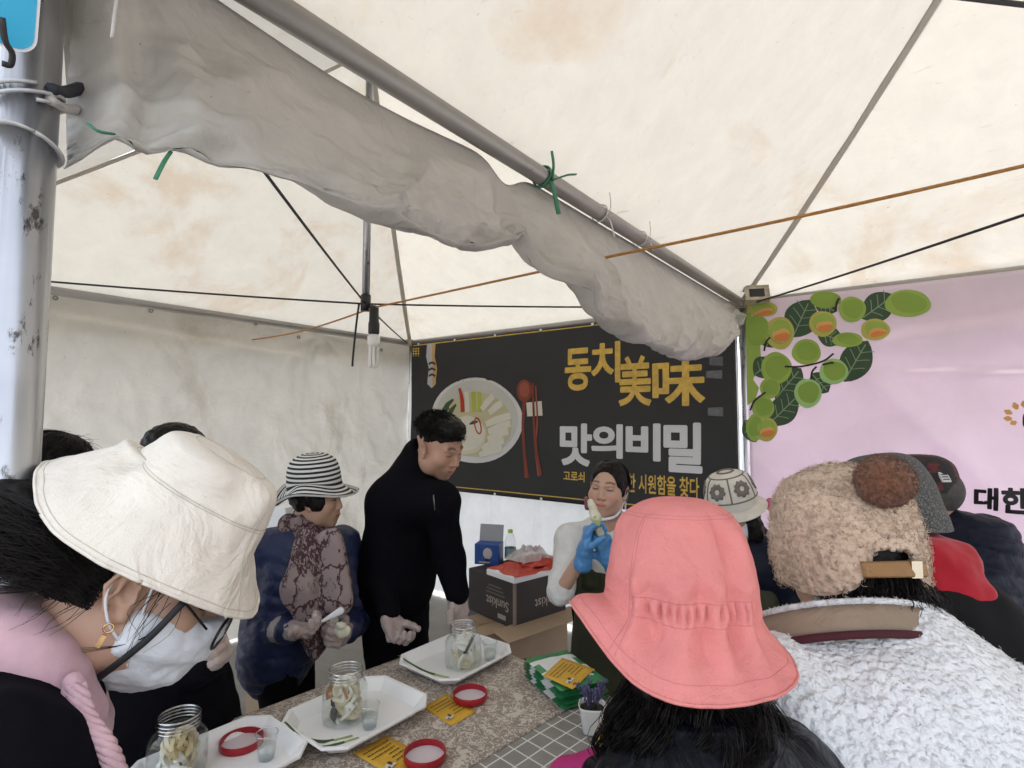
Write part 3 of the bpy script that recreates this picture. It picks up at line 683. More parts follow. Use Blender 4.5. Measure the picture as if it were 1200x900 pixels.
def leaf(px, py, dx, dy, w):
    d = A(dx, dy); L = np.linalg.norm(d); d = d/L; n = A(-d[1], d[0]); o = []; k = np.linspace(0, 1, 12)
    pr_ = np.sin(k*math.pi)**.75*w
    o = [tuple(A(px, py)+d*L*a+n*b) for a, b in zip(k, pr_)]+[tuple(A(px, py)+d*L*a-n*b) for a, b in list(zip(k, pr_))[-2:0:-1]]
    B2.poly('printed_leaf', o, LF, 2)
    B2.curve('printed_vein', [tuple(A(px, py)+d*L*a) for a in (.05, .4, .9)], .006, LV, 3)
    for a in (.3, .5, .7):
        for sg_ in (1, -1): B2.curve('printed_vein', [tuple(A(px, py)+d*L*a), tuple(A(px, py)+d*L*(a+.10)+n*sg_*w*.4), tuple(A(px, py)+d*L*(a+.16)+n*sg_*w*.7)], .004, LV, 3)
for a in ((930, 396, 20, -44, 20), (1010, 374, 38, -28, 17), (990, 448, 28, -48, 19), (958, 390, 30, 10, 12), (910, 468, 30, -36, 17), (902, 498, 34, -34, 16), (952, 438, 20, 22, 13), (874, 492, 14, 26, 10), (885, 440, 22, -18, 14), (955, 352, 25, 14, 10), (893, 382, 14, 26, 11)): leaf(*a)
B2.poly('printed_plum_mass', [(875, 358), (885, 363), (895, 385), (892, 400), (893, 425), (884, 445), (891, 455), (886, 470), (877, 475)], P1, 1)
pl = [(1064, 356, 27, 16, P1, 0), (1026, 387, 17, 13, P3, 1), (999, 363, 16, 15, P1, 0), (965, 380, 16, 15, P3, 1), (915, 391, 17, 19, P3, 1), (895, 363, 18, 9, P3, 1), (946, 413, 17, 15, P1, 0), (978, 436, 17, 15, P2, 0),
      (911, 432, 18, 19, P1, 0), (948, 461, 16, 17, P2, 0), (899, 503, 14, 14, P3, 1), (877, 501, 10, 16, P1, 0), (994, 399, 18, 9, P1, 0), (896, 478, 13, 14, P1, 0), (880, 388, 14, 18, P1s, 0), (968, 352, 18, 10, P1s, 0), (904, 455, 12, 12, P1, 0)]
for k, (x, y, a, b, m, o_) in enumerate(pl):
    x = max(x, 876+a*.98) if x < 890 else x
    B2.poly('printed_plum', oval(x, y, a, b, 26, 0, .02, k), m, 4); B2.poly('printed_plum_cheek', oval(x+1, y-1, a*.78, b*.74, 22, 10, .03, k+2), P1s if m is not P3 else P1, 5)
    if o_: B2.poly('printed_blush', oval(x+2, y+3, a*.62, b*.42, 18, -10, .08, k), ORD, 6); B2.poly('printed_blush', oval(x+3, y+5, a*.55, b*.26, 18, -10, .08, k), OR, 7)
for s_ in ([(921, 430), (940, 430), (965, 424), (978, 415)], [(952, 444), (953, 436), (958, 430)], [(881, 481), (886, 470), (899, 460)], [(980, 366), (981, 356), (984, 350)], [(897, 412), (899, 402), (904, 396)], [(965, 428), (974, 426), (978, 426)]): B2.curve('printed_stem', s_, .011, ST, 8)
BK = vinyl('print_black', (.012, .012, .014))
B2.text('대', (1140, 569, 1168, 596), BK, 2, .045); B2.text('한', (1171, 570, 1204, 600), BK, 2, .045)
for a in ((1175, 481, 1184, 485), (1174, 490, 1184, 491), (1186, 472, 1190, 480), (1182, 497, 1189, 494), (1197, 470, 1199, 478)): B2.curve('printed_petal', [(a[0], a[1]), ((a[0]+a[2])/2, (a[1]+a[3])/2), (a[2], a[3])], [.006, .028, .01], ORD, 2)
B2.poly('printed_emblem', oval(1212, 492, 17, 13, 26, 0, .05, 1), BK, 2)
B2.poly('printed_blossom', oval(893, 592, 7, 8, 16, 0, .12, 1), vinyl('print_rose', (.62, .12, .22)), 2); B2.poly('printed_blossom', oval(905, 590, 8, 7, 16, 0, .12, 2), vinyl('print_rose', (.62, .12, .22)), 2)
B2.poly('printed_hill', [(1180, 800), (1183, 728), (1200, 722), (1230, 722), (1230, 800)], vinyl('print_green_hill', (.20, .36, .18)), 2); B2.poly('printed_dot', oval(1197, 747, 8, 5, 18), WHT, 3)
# ------------------------------------------------------------------ tables
TZ = .74; TA_ = rad(-97.5); TD = A(math.cos(TA_), math.sin(TA_), 0); TW_ = A(-TD[1], TD[0], 0)
t = NT('scroll_tablecloth'); n = t.noise(50, 1.5, .5, None, 1.3); big = t.noise(2.5, 3)
fac = t.ramp(t.math('ABSOLUTE', t.math('SUBTRACT', n, .5)), [(.034, 1.), (.052, 0.)]); n3 = t.noise(26, 2, .5, None, 1.0); fac = t.math('MAXIMUM', fac, t.ramp(n3, [(.60, 0.), (.62, 1.)]))
M_CLOTH = t.done(t.pbr(t.mix(fac, t.mix(big, (.25, .205, .17), (.30, .25, .21)), (.58, .52, .45)), .62, t.bump(fac, .25, .002)))
t = NT('grid_tablecloth'); co = t.coord(); sp = t.n('ShaderNodeSeparateXYZ', i_Vector=co)
ln = t.math('MAXIMUM', t.ramp(t.math('FRACT', t.math('MULTIPLY', sp.outputs[0], 1/.052)), [(.075, 1.), (.085, 0.)]), t.ramp(t.math('FRACT', t.math('MULTIPLY', sp.outputs[1], 1/.052)), [(.075, 1.), (.085, 0.)]))
M_GRID = t.done(t.pbr(t.mix(ln, t.ramp(t.noise(30, 4), [(.3, (.20, .19, .175)), (.7, (.25, .24, .22))]), (.66, .65, .62)), .55))
def table(label, cl_label, org, W, L, mt, seed, drop=.22):
    t = thing('folding_table', label, 'table', (org+TW_*W/2+TD*L/2)*A(1, 1, 0))
    fr_ = np.stack([TW_, TD, -Z], 1); fr_ = np.stack([TW_, -TD, Z], 1); T = lambda u, v, z: org+TW_*u+TD*v+Z*z
    obj('tabletop', MB().box((.01, -L+.01, TZ-.035), (W-.01, -.01, TZ-.006), m4(fr_, org)), mat('table_laminate', (.5, .47, .42), .5), t, False)
    for u in (.07, W-.07):
        for v in (.1, L-.1): obj('leg', rod(T(u, v, .001), T(u, v, TZ-.035), .014, 10), M_POLE, t)
    for v in (.1, L-.1): obj('leg_brace', rod(T(.07, v, .25), T(W-.07, v, .25), .009, 8), M_POLE, t)
    # cloth: top sheet with rounded fall on every side
    c = thing('tablecloth', cl_label, 'tablecloth', org+TW_*W/2+TD*L/2+Z*TZ); c.rotation_euler = (0, 0, math.atan2(TW_[1], TW_[0])); c.location[2] = TZ
    g = MB()
    def fn(u, v):
        x = (u*2-1)*(W/2+drop); y = (v*2-1)*(L/2+drop); ex = np.maximum(np.abs(x)-W/2, 0); ey = np.maximum(np.abs(y)-L/2, 0); e = np.maximum(ex, ey)
        X = np.clip(x, -W/2, W/2)+np.sign(x)*(.006*(ex > 0)+.012*np.sin(y*22+seed)*ex/drop); Y = np.clip(y, -L/2, L/2)+np.sign(y)*(.006*(ey > 0)+.012*np.sin(x*20+seed)*ey/drop)
        q = np.stack([x, y, 0*x+seed], 1); return np.stack([X, Y, -e+.0015*fbm(q, 5, 2, seed)*(e == 0)], 1)
    g.grid(fn, 90, 120); obj('cloth', g, mt, c, local=True); return t
ORG = A(-1.545, 1.735, 0)
table('folding table beneath the beige scroll-patterned cloth', 'beige tablecloth with pale scroll pattern under the trays', ORG, .66, 1.55, M_CLOTH, 3)
table('narrow folding table beneath the grey checked cloth', 'grey tablecloth with white grid lines under the planter', ORG+TW_*.672, .46, 1.05, M_GRID, 5)

# ------------------------------------------------------------------ tasting sets
M_TRAY = mat('white_tray', (.86, .86, .85), .45, .03, 8, .05, 60)
def tray_mesh():
    def octo(hx, hy, c): return [(hx, hy-c), (hx-c, hy), (-hx+c, hy), (-hx, hy-c), (-hx, -hy+c), (-hx+c, -hy), (hx-c, -hy), (hx, -hy+c)]
    rings = [(.112, .146, .030, .004), (.112, .146, .030, .004), (.138, .172, .045, .034), (.144, .178, .046, .036), (.145, .179, .046, .031)]
    g = MB(); v = []
    for hx, hy, c, z in rings[1:]: v += [(x, y, z) for x, y in octo(hx, hy, c)]
    g.add(v, [tuple(range(8))]+[(i*8+j, (i+1)*8+j, (i+1)*8+(j+1) % 8, i*8+(j+1) % 8) for i in range(3) for j in range(8)]); return g
TR = thing('serving_tray', 'x', 'tray', (0, 0, TZ), 0, 'white trays in a row on the scroll cloth'); o = obj('tray_shell', tray_mesh(), M_TRAY, TR, False, local=True); mod(o, 'SOLIDIFY', thickness=.003, offset=1); mod(o, 'BEVEL', width=.0015, segments=2)
t = NT('clear_plastic'); lw = t.n('ShaderNodeLayerWeight', i_Blend=.35); gl = t.n('ShaderNodeBsdfGlossy', i_Color=(.9, .9, .9), i_Roughness=.06).outputs[0]; tp = t.n('ShaderNodeBsdfTransparent', i_Color=(.97, .98, .98)).outputs[0]
mx = t.n('ShaderNodeMixShader', i_0=t.math('ADD', t.math('MULTIPLY', t.math('POWER', lw.outputs[1], 2.5), .6), .02)); t.t.links.new(tp, mx.inputs[1]); t.t.links.new(gl, mx.inputs[2]); M_CLEAR = t.done(mx.outputs[0])
t = NT('clear_plastic_rim'); gl = t.n('ShaderNodeBsdfGlossy', i_Color=(.95, .95, .95), i_Roughness=.08).outputs[0]; tp = t.n('ShaderNodeBsdfTransparent', i_Color=(.95, .96, .96)).outputs[0]; mx = t.n('ShaderNodeMixShader', i_0=.42); t.t.links.new(tp, mx.inputs[1]); t.t.links.new(gl, mx.inputs[2]); M_RIM = t.done(mx.outputs[0])
t = NT('water'); gl = t.n('ShaderNodeBsdfGlossy', i_Roughness=.02).outputs[0]; tp = t.n('ShaderNodeBsdfTransparent', i_Color=(.90, .93, .94)).outputs[0]; mx = t.n('ShaderNodeMixShader', i_0=.10); t.t.links.new(tp, mx.inputs[1]); t.t.links.new(gl, mx.inputs[2]); M_WATER = t.done(mx.outputs[0])
def sqr(pr_, n=40, sq=.55):
    """squarish jar rings: (r, z, squareness)"""
    v = []; th = np.arange(n)*2*math.pi/n
    for r, z, s_ in pr_:
        k_ = (np.abs(np.cos(th))**4+np.abs(np.sin(th))**4)**-.25; f_ = 1+(k_-1)*s_; v.append(np.stack([r*np.cos(th)*f_, r*np.sin(th)*f_, np.full(n, z)], 1))
    m = len(pr_); return np.concatenate(v), [(i*n+j, i*n+(j+1) % n, (i+1)*n+(j+1) % n, (i+1)*n+j) for i in range(m-1) for j in range(n)]+[tuple(range(n))[::-1]]
JR = thing('plastic_jar', 'x', 'jar', (0, 0, TZ), 0, 'open jars of pickled radish on the trays')
g = MB(); g.add(*sqr([(.050, .001, .5), (.057, .005, .6), (.0585, .02, .7), (.0585, .088, .7), (.056, .100, .5), (.049, .111, .1), (.0465, .115, 0), (.0465, .143, 0)])); o = obj('jar_wall', g, M_CLEAR, JR, local=True); mod(o, 'SOLIDIFY', thickness=.0022)
g = MB()
for z_ in (.119, .127, .135): g.tube([(.0478*math.cos(a), .0478*math.sin(a), z_) for a in np.linspace(0, 2*math.pi, 41)], .0016, 6, False)
obj('screw_thread', g, M_RIM, JR, local=True); obj('rim', MB().tube([(.0465*math.cos(a), .0465*math.sin(a), .144) for a in np.linspace(0, 2*math.pi, 41)], .0024, 8, False), M_RIM, JR, local=True)
CU = thing('plastic_cup', 'x', 'cup', (0, 0, TZ), 0, 'small clear cups of water on the trays')
o = obj('cup_wall', MB().lathe([(.0, .001), (.0185, .001), (.0195, .004), (.0262, .064), (.0272, .066)], 32), M_CLEAR, CU, local=True); mod(o, 'SOLIDIFY', thickness=.0012)
obj('cup_rim', MB().tube([(.0272*math.cos(a), .0272*math.sin(a), .066) for a in np.linspace(0, 2*math.pi, 33)], .0011, 6, False), M_RIM, CU, local=True)
obj('water', MB().lathe([(.0, .0025), (.018, .0025), (.0222, .036), (.0, .0362)], 32), M_WATER, CU, local=True)
M_LID = mat('red_lid', (.36, .008, .018), .38, .06); M_LIN = mat('lid_liner', (.62, .55, .58), .5, .03)
LD = thing('jar_lid', 'x', 'lid', (0, 0, TZ), 0, 'red jar lids')
g = MB(); nn = 72; th = np.arange(nn)*2*math.pi/nn; rb = .054+.0007*(np.arange(nn) % 2)
g.add(np.concatenate([np.stack([r_*np.cos(th), r_*np.sin(th), np.full(nn, z_)], 1) for r_, z_ in ((rb*.97, .0005), (rb, .003), (rb, .019), (rb*.985, .0205), (rb*.955, .0205), (rb*.95, .004))]), [(i*nn+j, i*nn+(j+1) % nn, (i+1)*nn+(j+1) % nn, (i+1)*nn+j) for i in range(5) for j in range(nn)]+[tuple(range(nn))[::-1]])
obj('lid_shell', g, M_LID, LD, 35, local=True); obj('liner', MB().lathe([(.0, .0045), (.0508, .0045)], 48), M_LIN, LD, local=True)

tc = [A(-1.434, .706), A(-1.357, 1.065), A(-1.380, 1.515)]; tl = ['white cut-corner tray holding a red lid and cup', 'white cut-corner tray at the middle of the row with leek blades', 'white cut-corner tray at the far end before the man in black']
jb = [G(207, 912, TZ), G(404, 846, TZ), G(543, 783, TZ)]; jl = ['open plastic jar of cream radish pieces on the tray with a red lid', 'open plastic jar of mixed vegetables on the tray with leek blades, in the middle', 'open plastic jar packed with round radish slices on the far tray']
cb = [G(312, 893, TZ), G(433, 856, TZ), G(574, 776, TZ)]; cl_ = ['small clear cup beside the red lid on the tray', 'small half-full clear cup in front of the middle jar', 'small clear cup behind the jar on the far tray']
def place(src, i, loc, rz_, lab):
    if i == 0:
        src.location = tuple(map(float, loc)); src.rotation_euler = (0, 0, rz_); src['label'] = lab; return src
    return dup(src, loc, rz_, lab)
for i in range(3):
    place(TR, i, (*tc[i], TZ+.0015), rad((-3, -2, -2)[i]), tl[i]); place(JR, i, (*jb[i][:2], TZ+.0065), rad((20, 30, 12)[i]), jl[i]); place(CU, i, (*cb[i][:2], TZ+.0065), 0, cl_[i])
lb = [(*G(283, 871, TZ+.012)[:2], TZ+.0065), (*G(498, 886, TZ+.01)[:2], TZ+.0035), (*G(551, 816, TZ+.01)[:2], TZ+.0035), (*G(738, 868, TZ)[:2], TZ+.002)]
for i, l in enumerate(('red jar lid lying on the white tray beside a cup', 'red jar lid resting on a yellow card by the cloth edge', 'red jar lid touching a yellow card in front of the far tray', 'red jar lid half hidden beside the planter')): place(LD, i, lb[i], i*.7, l)
# pickles in the jars
M_RAD, M_RADC, M_BRN, M_GRY, M_GAR = mat('radish_white', (.74, .72, .64), .35, .08, 40, .2, 90), mat('radish_cream', (.60, .53, .36), .35, .1, 40, .2, 90), mat('date_brown', (.34, .16, .06), .5, .3, 40), mat('dark_seaweed', (.07, .065, .06), .4), mat('ginger_yellow', (.62, .50, .26), .4, .12, 40)
rg_ = random.Random(5)
def sliver(r, h, kind):
    g = MB(); n = 14
    pts = [(r*math.cos(a)*(1+.06*math.sin(3*a)), r*math.sin(a)*(.75 if kind else 1)*(1+.05*math.cos(2*a))) for a in np.linspace(0, 2*math.pi, n, endpoint=False)]
    if kind == 2: pts = [(x, max(y, -.1*r)) for x, y in pts]
    return g.prism(pts, -h/2, h/2)
slv = [sliver(.033, .008, 0).mesh('slice'), sliver(.038, .010, 1).mesh('slice'), sliver(.040, .012, 2).mesh('slice'), sliver(.024, .014, 1).mesh('slice')]
for m_ in slv: m_.materials.append(M_RAD)
for i in range(3):
    pk = thing('pickled_radish', ('cream radish chunks and pale slivers inside the jar by the red lid', 'radish, brown jujube and dark mushroom pieces inside the middle jar', 'round white radish slices inside the far jar')[i], 'food', (jb[i][0], jb[i][1], TZ+.0115), 0, 'pickles in the open jars')
    top = (.075, .09, .08)[i]
    for j in range(34):
        z = .014+top*(j/34)*.92; a = rg_.uniform(0, 6.28); r = rg_.uniform(.004, .022); me = slv[rg_.choice((0, 1, 2, 1) if i != 2 else (0, 0, 1, 3))]
        o = bpy.data.objects.new('slice', me); COL.objects.link(o); o.parent = pk; o.location = (r*math.cos(a), r*math.sin(a), z); o.rotation_euler = (rg_.choice((-1, 1))*rg_.uniform(.6, 1.5), rg_.uniform(-.7, .7), rg_.uniform(0, 6.28))
        o.material_slots[0].link = 'OBJECT'; mm = M_RAD if rg_.random() < .6 else M_RADC
        if i == 1 and j in (26, 31): mm = M_BRN
        if i == 1 and j in (11, 14): mm = M_GRY
        if i == 2 and j == 27: mm = M_GRY
        if i == 0 and j > 22: mm = M_GAR if j % 2 else M_RADC
        o.material_slots[0].material = mm; o['kind'] = 'thing'
        del o['kind']
    if i == 1:
        o = obj('jujube', MB().ball((jb[1]+A(-.03, -.026, .078)), (.016, .016, .024), 14, 10, rz(.5)), M_BRN, pk)
        o = obj('mushroom', MB().ball((jb[1]+A(.012, -.047, .045)), (.012, .006, .020), 14, 10, rz(.3)), M_GRY, pk)
# leek blades
M_LEEK = mat('leek_green', (.045, .11, .03), .45, .35, 20); M_LEEKW = mat('leek_pale', (.35, .42, .16), .45, .2, 20)
def blade(label, pts, z, w):
    t_ = thing('leek_blade', label, 'leek', G(*pts[0], TZ), 0, 'leek blades lying in the trays')
    p = spline([G(a, b, TZ+c) for (a, b), c in zip(pts, z)], 24); k_ = 18
    obj('blade', MB().tube(p[:k_+1], np.linspace(.003, w, k_+1), 8, flat=.22), M_LEEK, t_); obj('stalk', MB().tube(p[k_:], np.linspace(w, w*.8, 24-k_), 8, flat=.3), M_LEEKW, t_)
blade('dark leek blade hanging over the corner of the middle tray', [(334, 846), (352, 862), (380, 869), (413, 862)], (.040, .036, .010, .010), .0055); blade('second thinner leek blade lying against the tray edge', [(352, 858), (372, 874), (395, 872), (420, 864)], (.036, .022, .010, .010), .0045)
blade('leek blade lying across the corner of the far tray', [(467, 768), (484, 779), (502, 788), (526, 794)], (.040, .030, .012, .010), .006)
# yellow cards
M_CARD = mat('yellow_card', (.62, .36, .03), .5, .05, 20); M_INK, M_INKW = mat('card_ink', (.10, .055, .02), .6), mat('card_white', (.6, .58, .52), .6)
def card(label, cs, z):
    p = [G(a, b, z) for a, b in cs]; t_ = thing('recipe_card', label, 'card', p[0], 0, 'yellow printed cards'); c4 = np.array(p)
    at_ = lambda u, v, dz: (c4[0]*(1-u)+c4[1]*u)*(1-v)+(c4[3]*(1-u)+c4[2]*u)*v+A(0, 0, dz)
    g = MB(); n = 6; V = [at_(i/n, j/n, .0006+.0012*math.sin(i*1.1)*math.sin(j*.9)) for i in range(n+1) for j in range(n+1)]
    g.add(V, [(i*(n+1)+j, (i+1)*(n+1)+j, (i+1)*(n+1)+j+1, i*(n+1)+j+1) for i in range(n) for j in range(n)]); o = obj('sheet', g, M_CARD, t_); mod(o, 'SOLIDIFY', thickness=.0005, offset=1)
    ink = MB(); r = random.Random(int(cs[0][0]))
    for a in range(6):
        x = .10
        while x < .80:
            w = r.uniform(.03, .09)
            if a < 3 or x > .42: ink.add([at_(x, .16+a*.11, .0026), at_(x+w, .16+a*.11, .0026), at_(x+w, .19+a*.11, .0026), at_(x, .19+a*.11, .0026)], [(0, 1, 2, 3)])
            x += w+.02
    o = obj('print', ink, M_INK, t_, False); o['kind'] = 'stuff'
    for (cx, cy, rx, ry, m_, dz) in ((.20, .74, .12, .07, M_INKW, .0026), (.27, .70, .05, .06, M_INK, .003), (.16, .77, .03, .03, M_INK, .003), (.31, .77, .05, .03, M_INKW, .0034)): obj('picture', MB().add([at_(cx+rx*math.cos(a), cy+ry*math.sin(a), dz) for a in np.linspace(0, 6.1, 14)], [tuple(range(14))]), m_, t_, False)
    return t_
card('yellow printed card under the red lid by the cloth edge', [(414, 883), (452, 862), (497, 884), (462, 912)], TZ+.0008); card('yellow printed card in front of the far tray', [(496, 829), (523, 813), (559, 834), (529, 851)], TZ+.0008)
card('yellow printed card beside the white planter', [(695, 866), (722, 847), (752, 862), (722, 884)], TZ+.0012)
# packet stack
pc_ = G(662, 806, TZ); M_PKW, M_PKG, M_PKR = mat('packet_white', (.68, .69, .68), .35, .04, 12, .1, 30), mat('packet_green', (.03, .20, .07), .35, .25, 30), mat('packet_red', (.20, .04, .03), .4)
def pouch():
    g = MB(); W_, L_ = .085, .125
    def fn(u, v):
        x, y = (u*2-1), (v*2-1); h = (1-x**4)*(1-y**6); return np.stack([x*W_*(1-.03*h), y*L_, .0065*h*(1+.15*np.sin(7*x+3*y))], 1)
    g.grid(fn, 16, 18); n0_ = g.n; g.grid(lambda u, v: fn(u, v)*A(1, 1, -.7), 16, 18); return g.mesh('pouch')
pm = pouch(); pm.materials.append(M_PKW); pm.materials.append(M_PKG)
_c = np.array([p.center[:] for p in pm.polygons]); pm.polygons.foreach_set('material_index', ((np.abs(_c[:, 1]) > .085) | ((np.abs(_c[:, 0]) > .062) & (np.sin(_c[:, 1]*60) > .0))).astype(np.int32)); pm.polygons.foreach_set('use_smooth', np.ones(len(pm.polygons), bool))
ptop = 0
pl_ = ['undermost', 'second from the bottom', 'third from the bottom', 'third from the top', 'second from the top', 'topmost']
for i in range(6):
    po = thing('food_packet', 'white and green food packet, %s in its stack' % pl_[i], 'packet', (pc_[0]+rg_.uniform(-.007, .007), pc_[1]+rg_.uniform(-.007, .007), TZ+.008+i*.0105), rad(62)+rg_.uniform(-.09, .09), 'packets stacked on the scroll cloth')
    o = bpy.data.objects.new('pouch', pm); COL.objects.link(o); o.parent = po
    obj('red_emblem', MB().ball((.055, -.112, -.001), (.011, .012, .004), 10, 6), M_PKR, po, local=True)
ptop = TZ+.008+5*.0105+.008
card('yellow printed card on top of the packet stack', [(636, 792), (659, 771), (697, 784), (671, 808)], ptop)
# planter
pp = G(694, 858, TZ); PO = thing('planter', 'small white square planter with dark purple sprigs on the grid cloth', 'planter', (pp[0], pp[1], TZ+.002), rad(28))
g = MB(); g.add(*sqr([(.024, .0, .75), (.027, .004, .8), (.036, .068, .85), (.038, .074, .85), (.035, .074, .85), (.033, .060, .85)], 32)); obj('pot', g, mat('white_ceramic', (.72, .72, .71), .25, .02), PO, local=True)
obj('soil', MB().lathe([(.0, .064), (.036, .063)], 20), mat('dark_soil', (.02, .016, .012), .95, .4, 90), PO, local=True)
M_SPR, M_BUD = mat('sprig_dark', (.035, .035, .045), .6, .3, 30), mat('sprig_purple', (.10, .09, .20), .6, .3, 30)
for i in range(13):
    a = rg_.uniform(0, 6.28); L_ = rg_.uniform(.05, .085); l_ = rg_.uniform(.005, .05); p = spline([(.012*math.cos(a), .012*math.sin(a), .06), (.016*math.cos(a)+.3*l_*math.cos(a), .016*math.sin(a)+.3*l_*math.sin(a), .06+L_*.6), (.012*math.cos(a)+l_*math.cos(a), .012*math.sin(a)+l_*math.sin(a), .06+L_)], 10)
    s_ = obj('sprig', MB().tube(p, np.linspace(.0016, .0008, 10), 5), M_SPR, PO, local=True); g = MB()
    for j in range(3, 10):
        for _ in range(3): g.ball(p[j]+np.array([rg_.gauss(0, .004) for _ in range(3)]), (.0022, .0022, .0042), 6, 4, rz(rg_.uniform(0, 3)))
    b_ = obj('buds', g, M_BUD, s_, local=True); b_['kind'] = 'stuff'

# ------------------------------------------------------------------ cartons at the back
M_KRAFT, M_SUN = mat('kraft_card', (.34, .25, .165), .8, .08, 5, .15, 40), mat('black_carton', (.022, .017, .015), .6, .2, 8, .1, 40)
def flat_text(name, body, M_, w, h, mt, parent, bold=0.):
    """print on a face: M_ maps x right, y up, z out"""
    cu = bpy.data.curves.new('lettering', 'FONT'); cu.body = body; cu.resolution_u = 3; cu.offset = bold; o = bpy.data.objects.new('lettering', cu); COL.objects.link(o); bpy.context.view_layer.update(); me = o.to_mesh(); v = np.array([q_.co[:] for q_ in me.vertices]); f_ = [tuple(p.vertices) for p in me.polygons]; o.to_mesh_clear(); bpy.data.objects.remove(o); bpy.data.curves.remove(cu)
    lo, hi = v.min(0), v.max(0); v = (v-(lo+hi)/2)*A(w/(hi[0]-lo[0]), h/(hi[1]-lo[1]), 0); v[:, 2] = .0012; v = v@np.array(M_)[:3, :3].T+np.array(M_)[:3, 3]; return obj(name, MB().add(v, f_), mt, parent, False)
ca = rad(-43)      # the cartons stand at an angle to the wall
cf = rz(ca); fc = P(603, 738, 3.0); zb_ = fc[2]
def carton(name, label, corner, W, D, H, mt, cat='carton', rot=ca):
    f_ = rz(rot); t_ = thing(name, label, cat, corner+f_@A(W/2, D/2, 0)); o = obj('body', MB().box((0, 0, 0), (W, D, H), m4(f_, corner)), mt, t_, False); mod(o, 'BEVEL', width=.004, segments=2); return t_, f_
# front corner of the dark carton: its left face looks left of the camera, its right face right
W1, D1, H1 = .36, .29, .245
f1 = frame(F, Z); yaw1 = math.atan2(F[1], F[0])-math.pi/2
fL = nrm(P(549, 727, 3.32)*A(1, 1, 0)-fc*A(1, 1, 0)); fRr = A(fL[1], -fL[0], 0); 
if fRr@R < 0: fRr = -fRr
def carton2(name, label, c, a, b, la, lb_, H, mt, cat='carton', flaps=None):
    t_ = thing(name, label, cat, c+(a*la+b*lb_)/2); M_ = m4(np.stack([a, b, Z], 1), c); o = obj('body', MB().box((0, 0, 0), (la, lb_, H), M_), mt, t_, False); mod(o, 'BEVEL', width=.003, segments=2); return t_
BC = carton2('cardboard_box', 'plain brown carton under the black fruit carton', A(fc[0], fc[1], 0)-fL*.0-fRr*.12+nrm(A(*(fL-fRr)[:2], 0))*.06-A(0, 0, 0), fL, fRr, .30, .62, zb_-.004, M_KRAFT)
obj('tape_strip', MB().box((.135, .005, zb_-.0035), (.165, .615, zb_-.002), m4(np.stack([fL, fRr, Z], 1), A(fc[0], fc[1], 0)-fRr*.12+nrm(A(*(fL-fRr)[:2], 0))*.06)), mat('brown_tape', (.30, .21, .12), .3), BC, False)
flp = obj('lifted_flap', MB().box((0, 0, 0), (.14, .60, .003), m4(np.stack([nrm(fL+Z*.16), fRr, nrm(np.cross(nrm(fL+Z*.16), fRr))], 1), A(fc[0], fc[1], zb_+.001)-fRr*.10+nrm(A(*(fL-fRr)[:2], 0))*.06-fL*.16)), M_KRAFT, BC, False)
LL_ = float(np.linalg.norm((P(549, 727, 3.32)-fc)[:2]))
SB = carton2('fruit_carton', 'black fruit carton with upside-down pale lettering', A(fc[0], fc[1], zb_), fL, fRr, LL_, .40, H1, M_SUN)
M_LET = mat('carton_lettering', (.33, .29, .25), .6, .1)
ML = m4(np.stack([fL, -Z, -fRr], 1), A(fc[0], fc[1], zb_)+fL*.15+Z*(H1*.42)); flat_text('lettering', 'Sunkist', ML, .20, .055, M_LET, SB, .01)
for j, wd in enumerate((.17, .15, .12)):
    m_ = ML.copy(); m_[:3, 3] = A(fc[0], fc[1], zb_)+fL*.17+Z*(H1*.62+.02*j); obj('print_line', MB().box((-wd/2, -.004, .0006), (wd/2, .004, .0012), m_), mat('carton_faint', (.10, .085, .075), .6), SB, False)
m_ = ML.copy(); m_[:3, 3] = A(fc[0], fc[1], zb_)+fL*.11+Z*(H1*.16); obj('hand_hole', MB().box((-.035, -.013, .0006), (.035, .013, .0014), m_), M_LET, SB, False)
MR = m4(np.stack([-fRr, -Z, -fL], 1), A(fc[0], fc[1], zb_)+fRr*.25+Z*(H1*.42)); flat_text('lettering', 'Sunkist', MR, .20, .055, M_LET, SB, .01)
obj('edge_strip', MB().box((-.004, -.004, .002), (.010, .010, H1-.002), m4(np.stack([fL, fRr, Z], 1), A(fc[0], fc[1], zb_))), mat('carton_edge', (.22, .17, .13), .8), SB, False)
zt_ = zb_+H1
FB = thing('foam_tray', 'white foam tray lying on the black fruit carton', 'tray', A(fc[0], fc[1], zt_)); Mc = m4(np.stack([fL, fRr, Z], 1), A(fc[0], fc[1], zt_+.001))
o = obj('slab', MB().box((-.01, -.01, 0), (.24, .34, .034), Mc), mat('foam_white', (.78, .79, .80), .7, .02), FB, False); mod(o, 'BEVEL', width=.006, segments=2)
M_RBAG = mat('red_bag', (.45, .05, .03), .3, .15, 12, .5, 25, .02)
def sheet(label, c, sz, seed, mt, name='plastic_bag', rise=.02):
    t_ = thing(name, label, 'bag', c); g = MB()
    def fn(u, v):
        q_ = np.stack([u*3, v*3, 0*u+seed], 1); e = np.sin(u*math.pi)**.5*np.sin(v*math.pi)**.5; return c+np.outer((u-.5)*sz[0]*(1+.12*vn(q_, 2, seed)), fL)+np.outer((v-.5)*sz[1]*(1+.12*vn(q_, 2, seed+1)), fRr)+np.outer(rise*e*(1+.7*fbm(q_, 2.5, 3, seed)), Z)
    g.grid(fn, 26, 26); g.grid(lambda u, v: fn(u, v)*A(1, 1, 0)+A(0, 0, c[2]-.0), 26, 26); obj('film', g, mt, t_); return t_
tc_ = A(fc[0], fc[1], zt_+.036)+fL*.12+fRr*.19
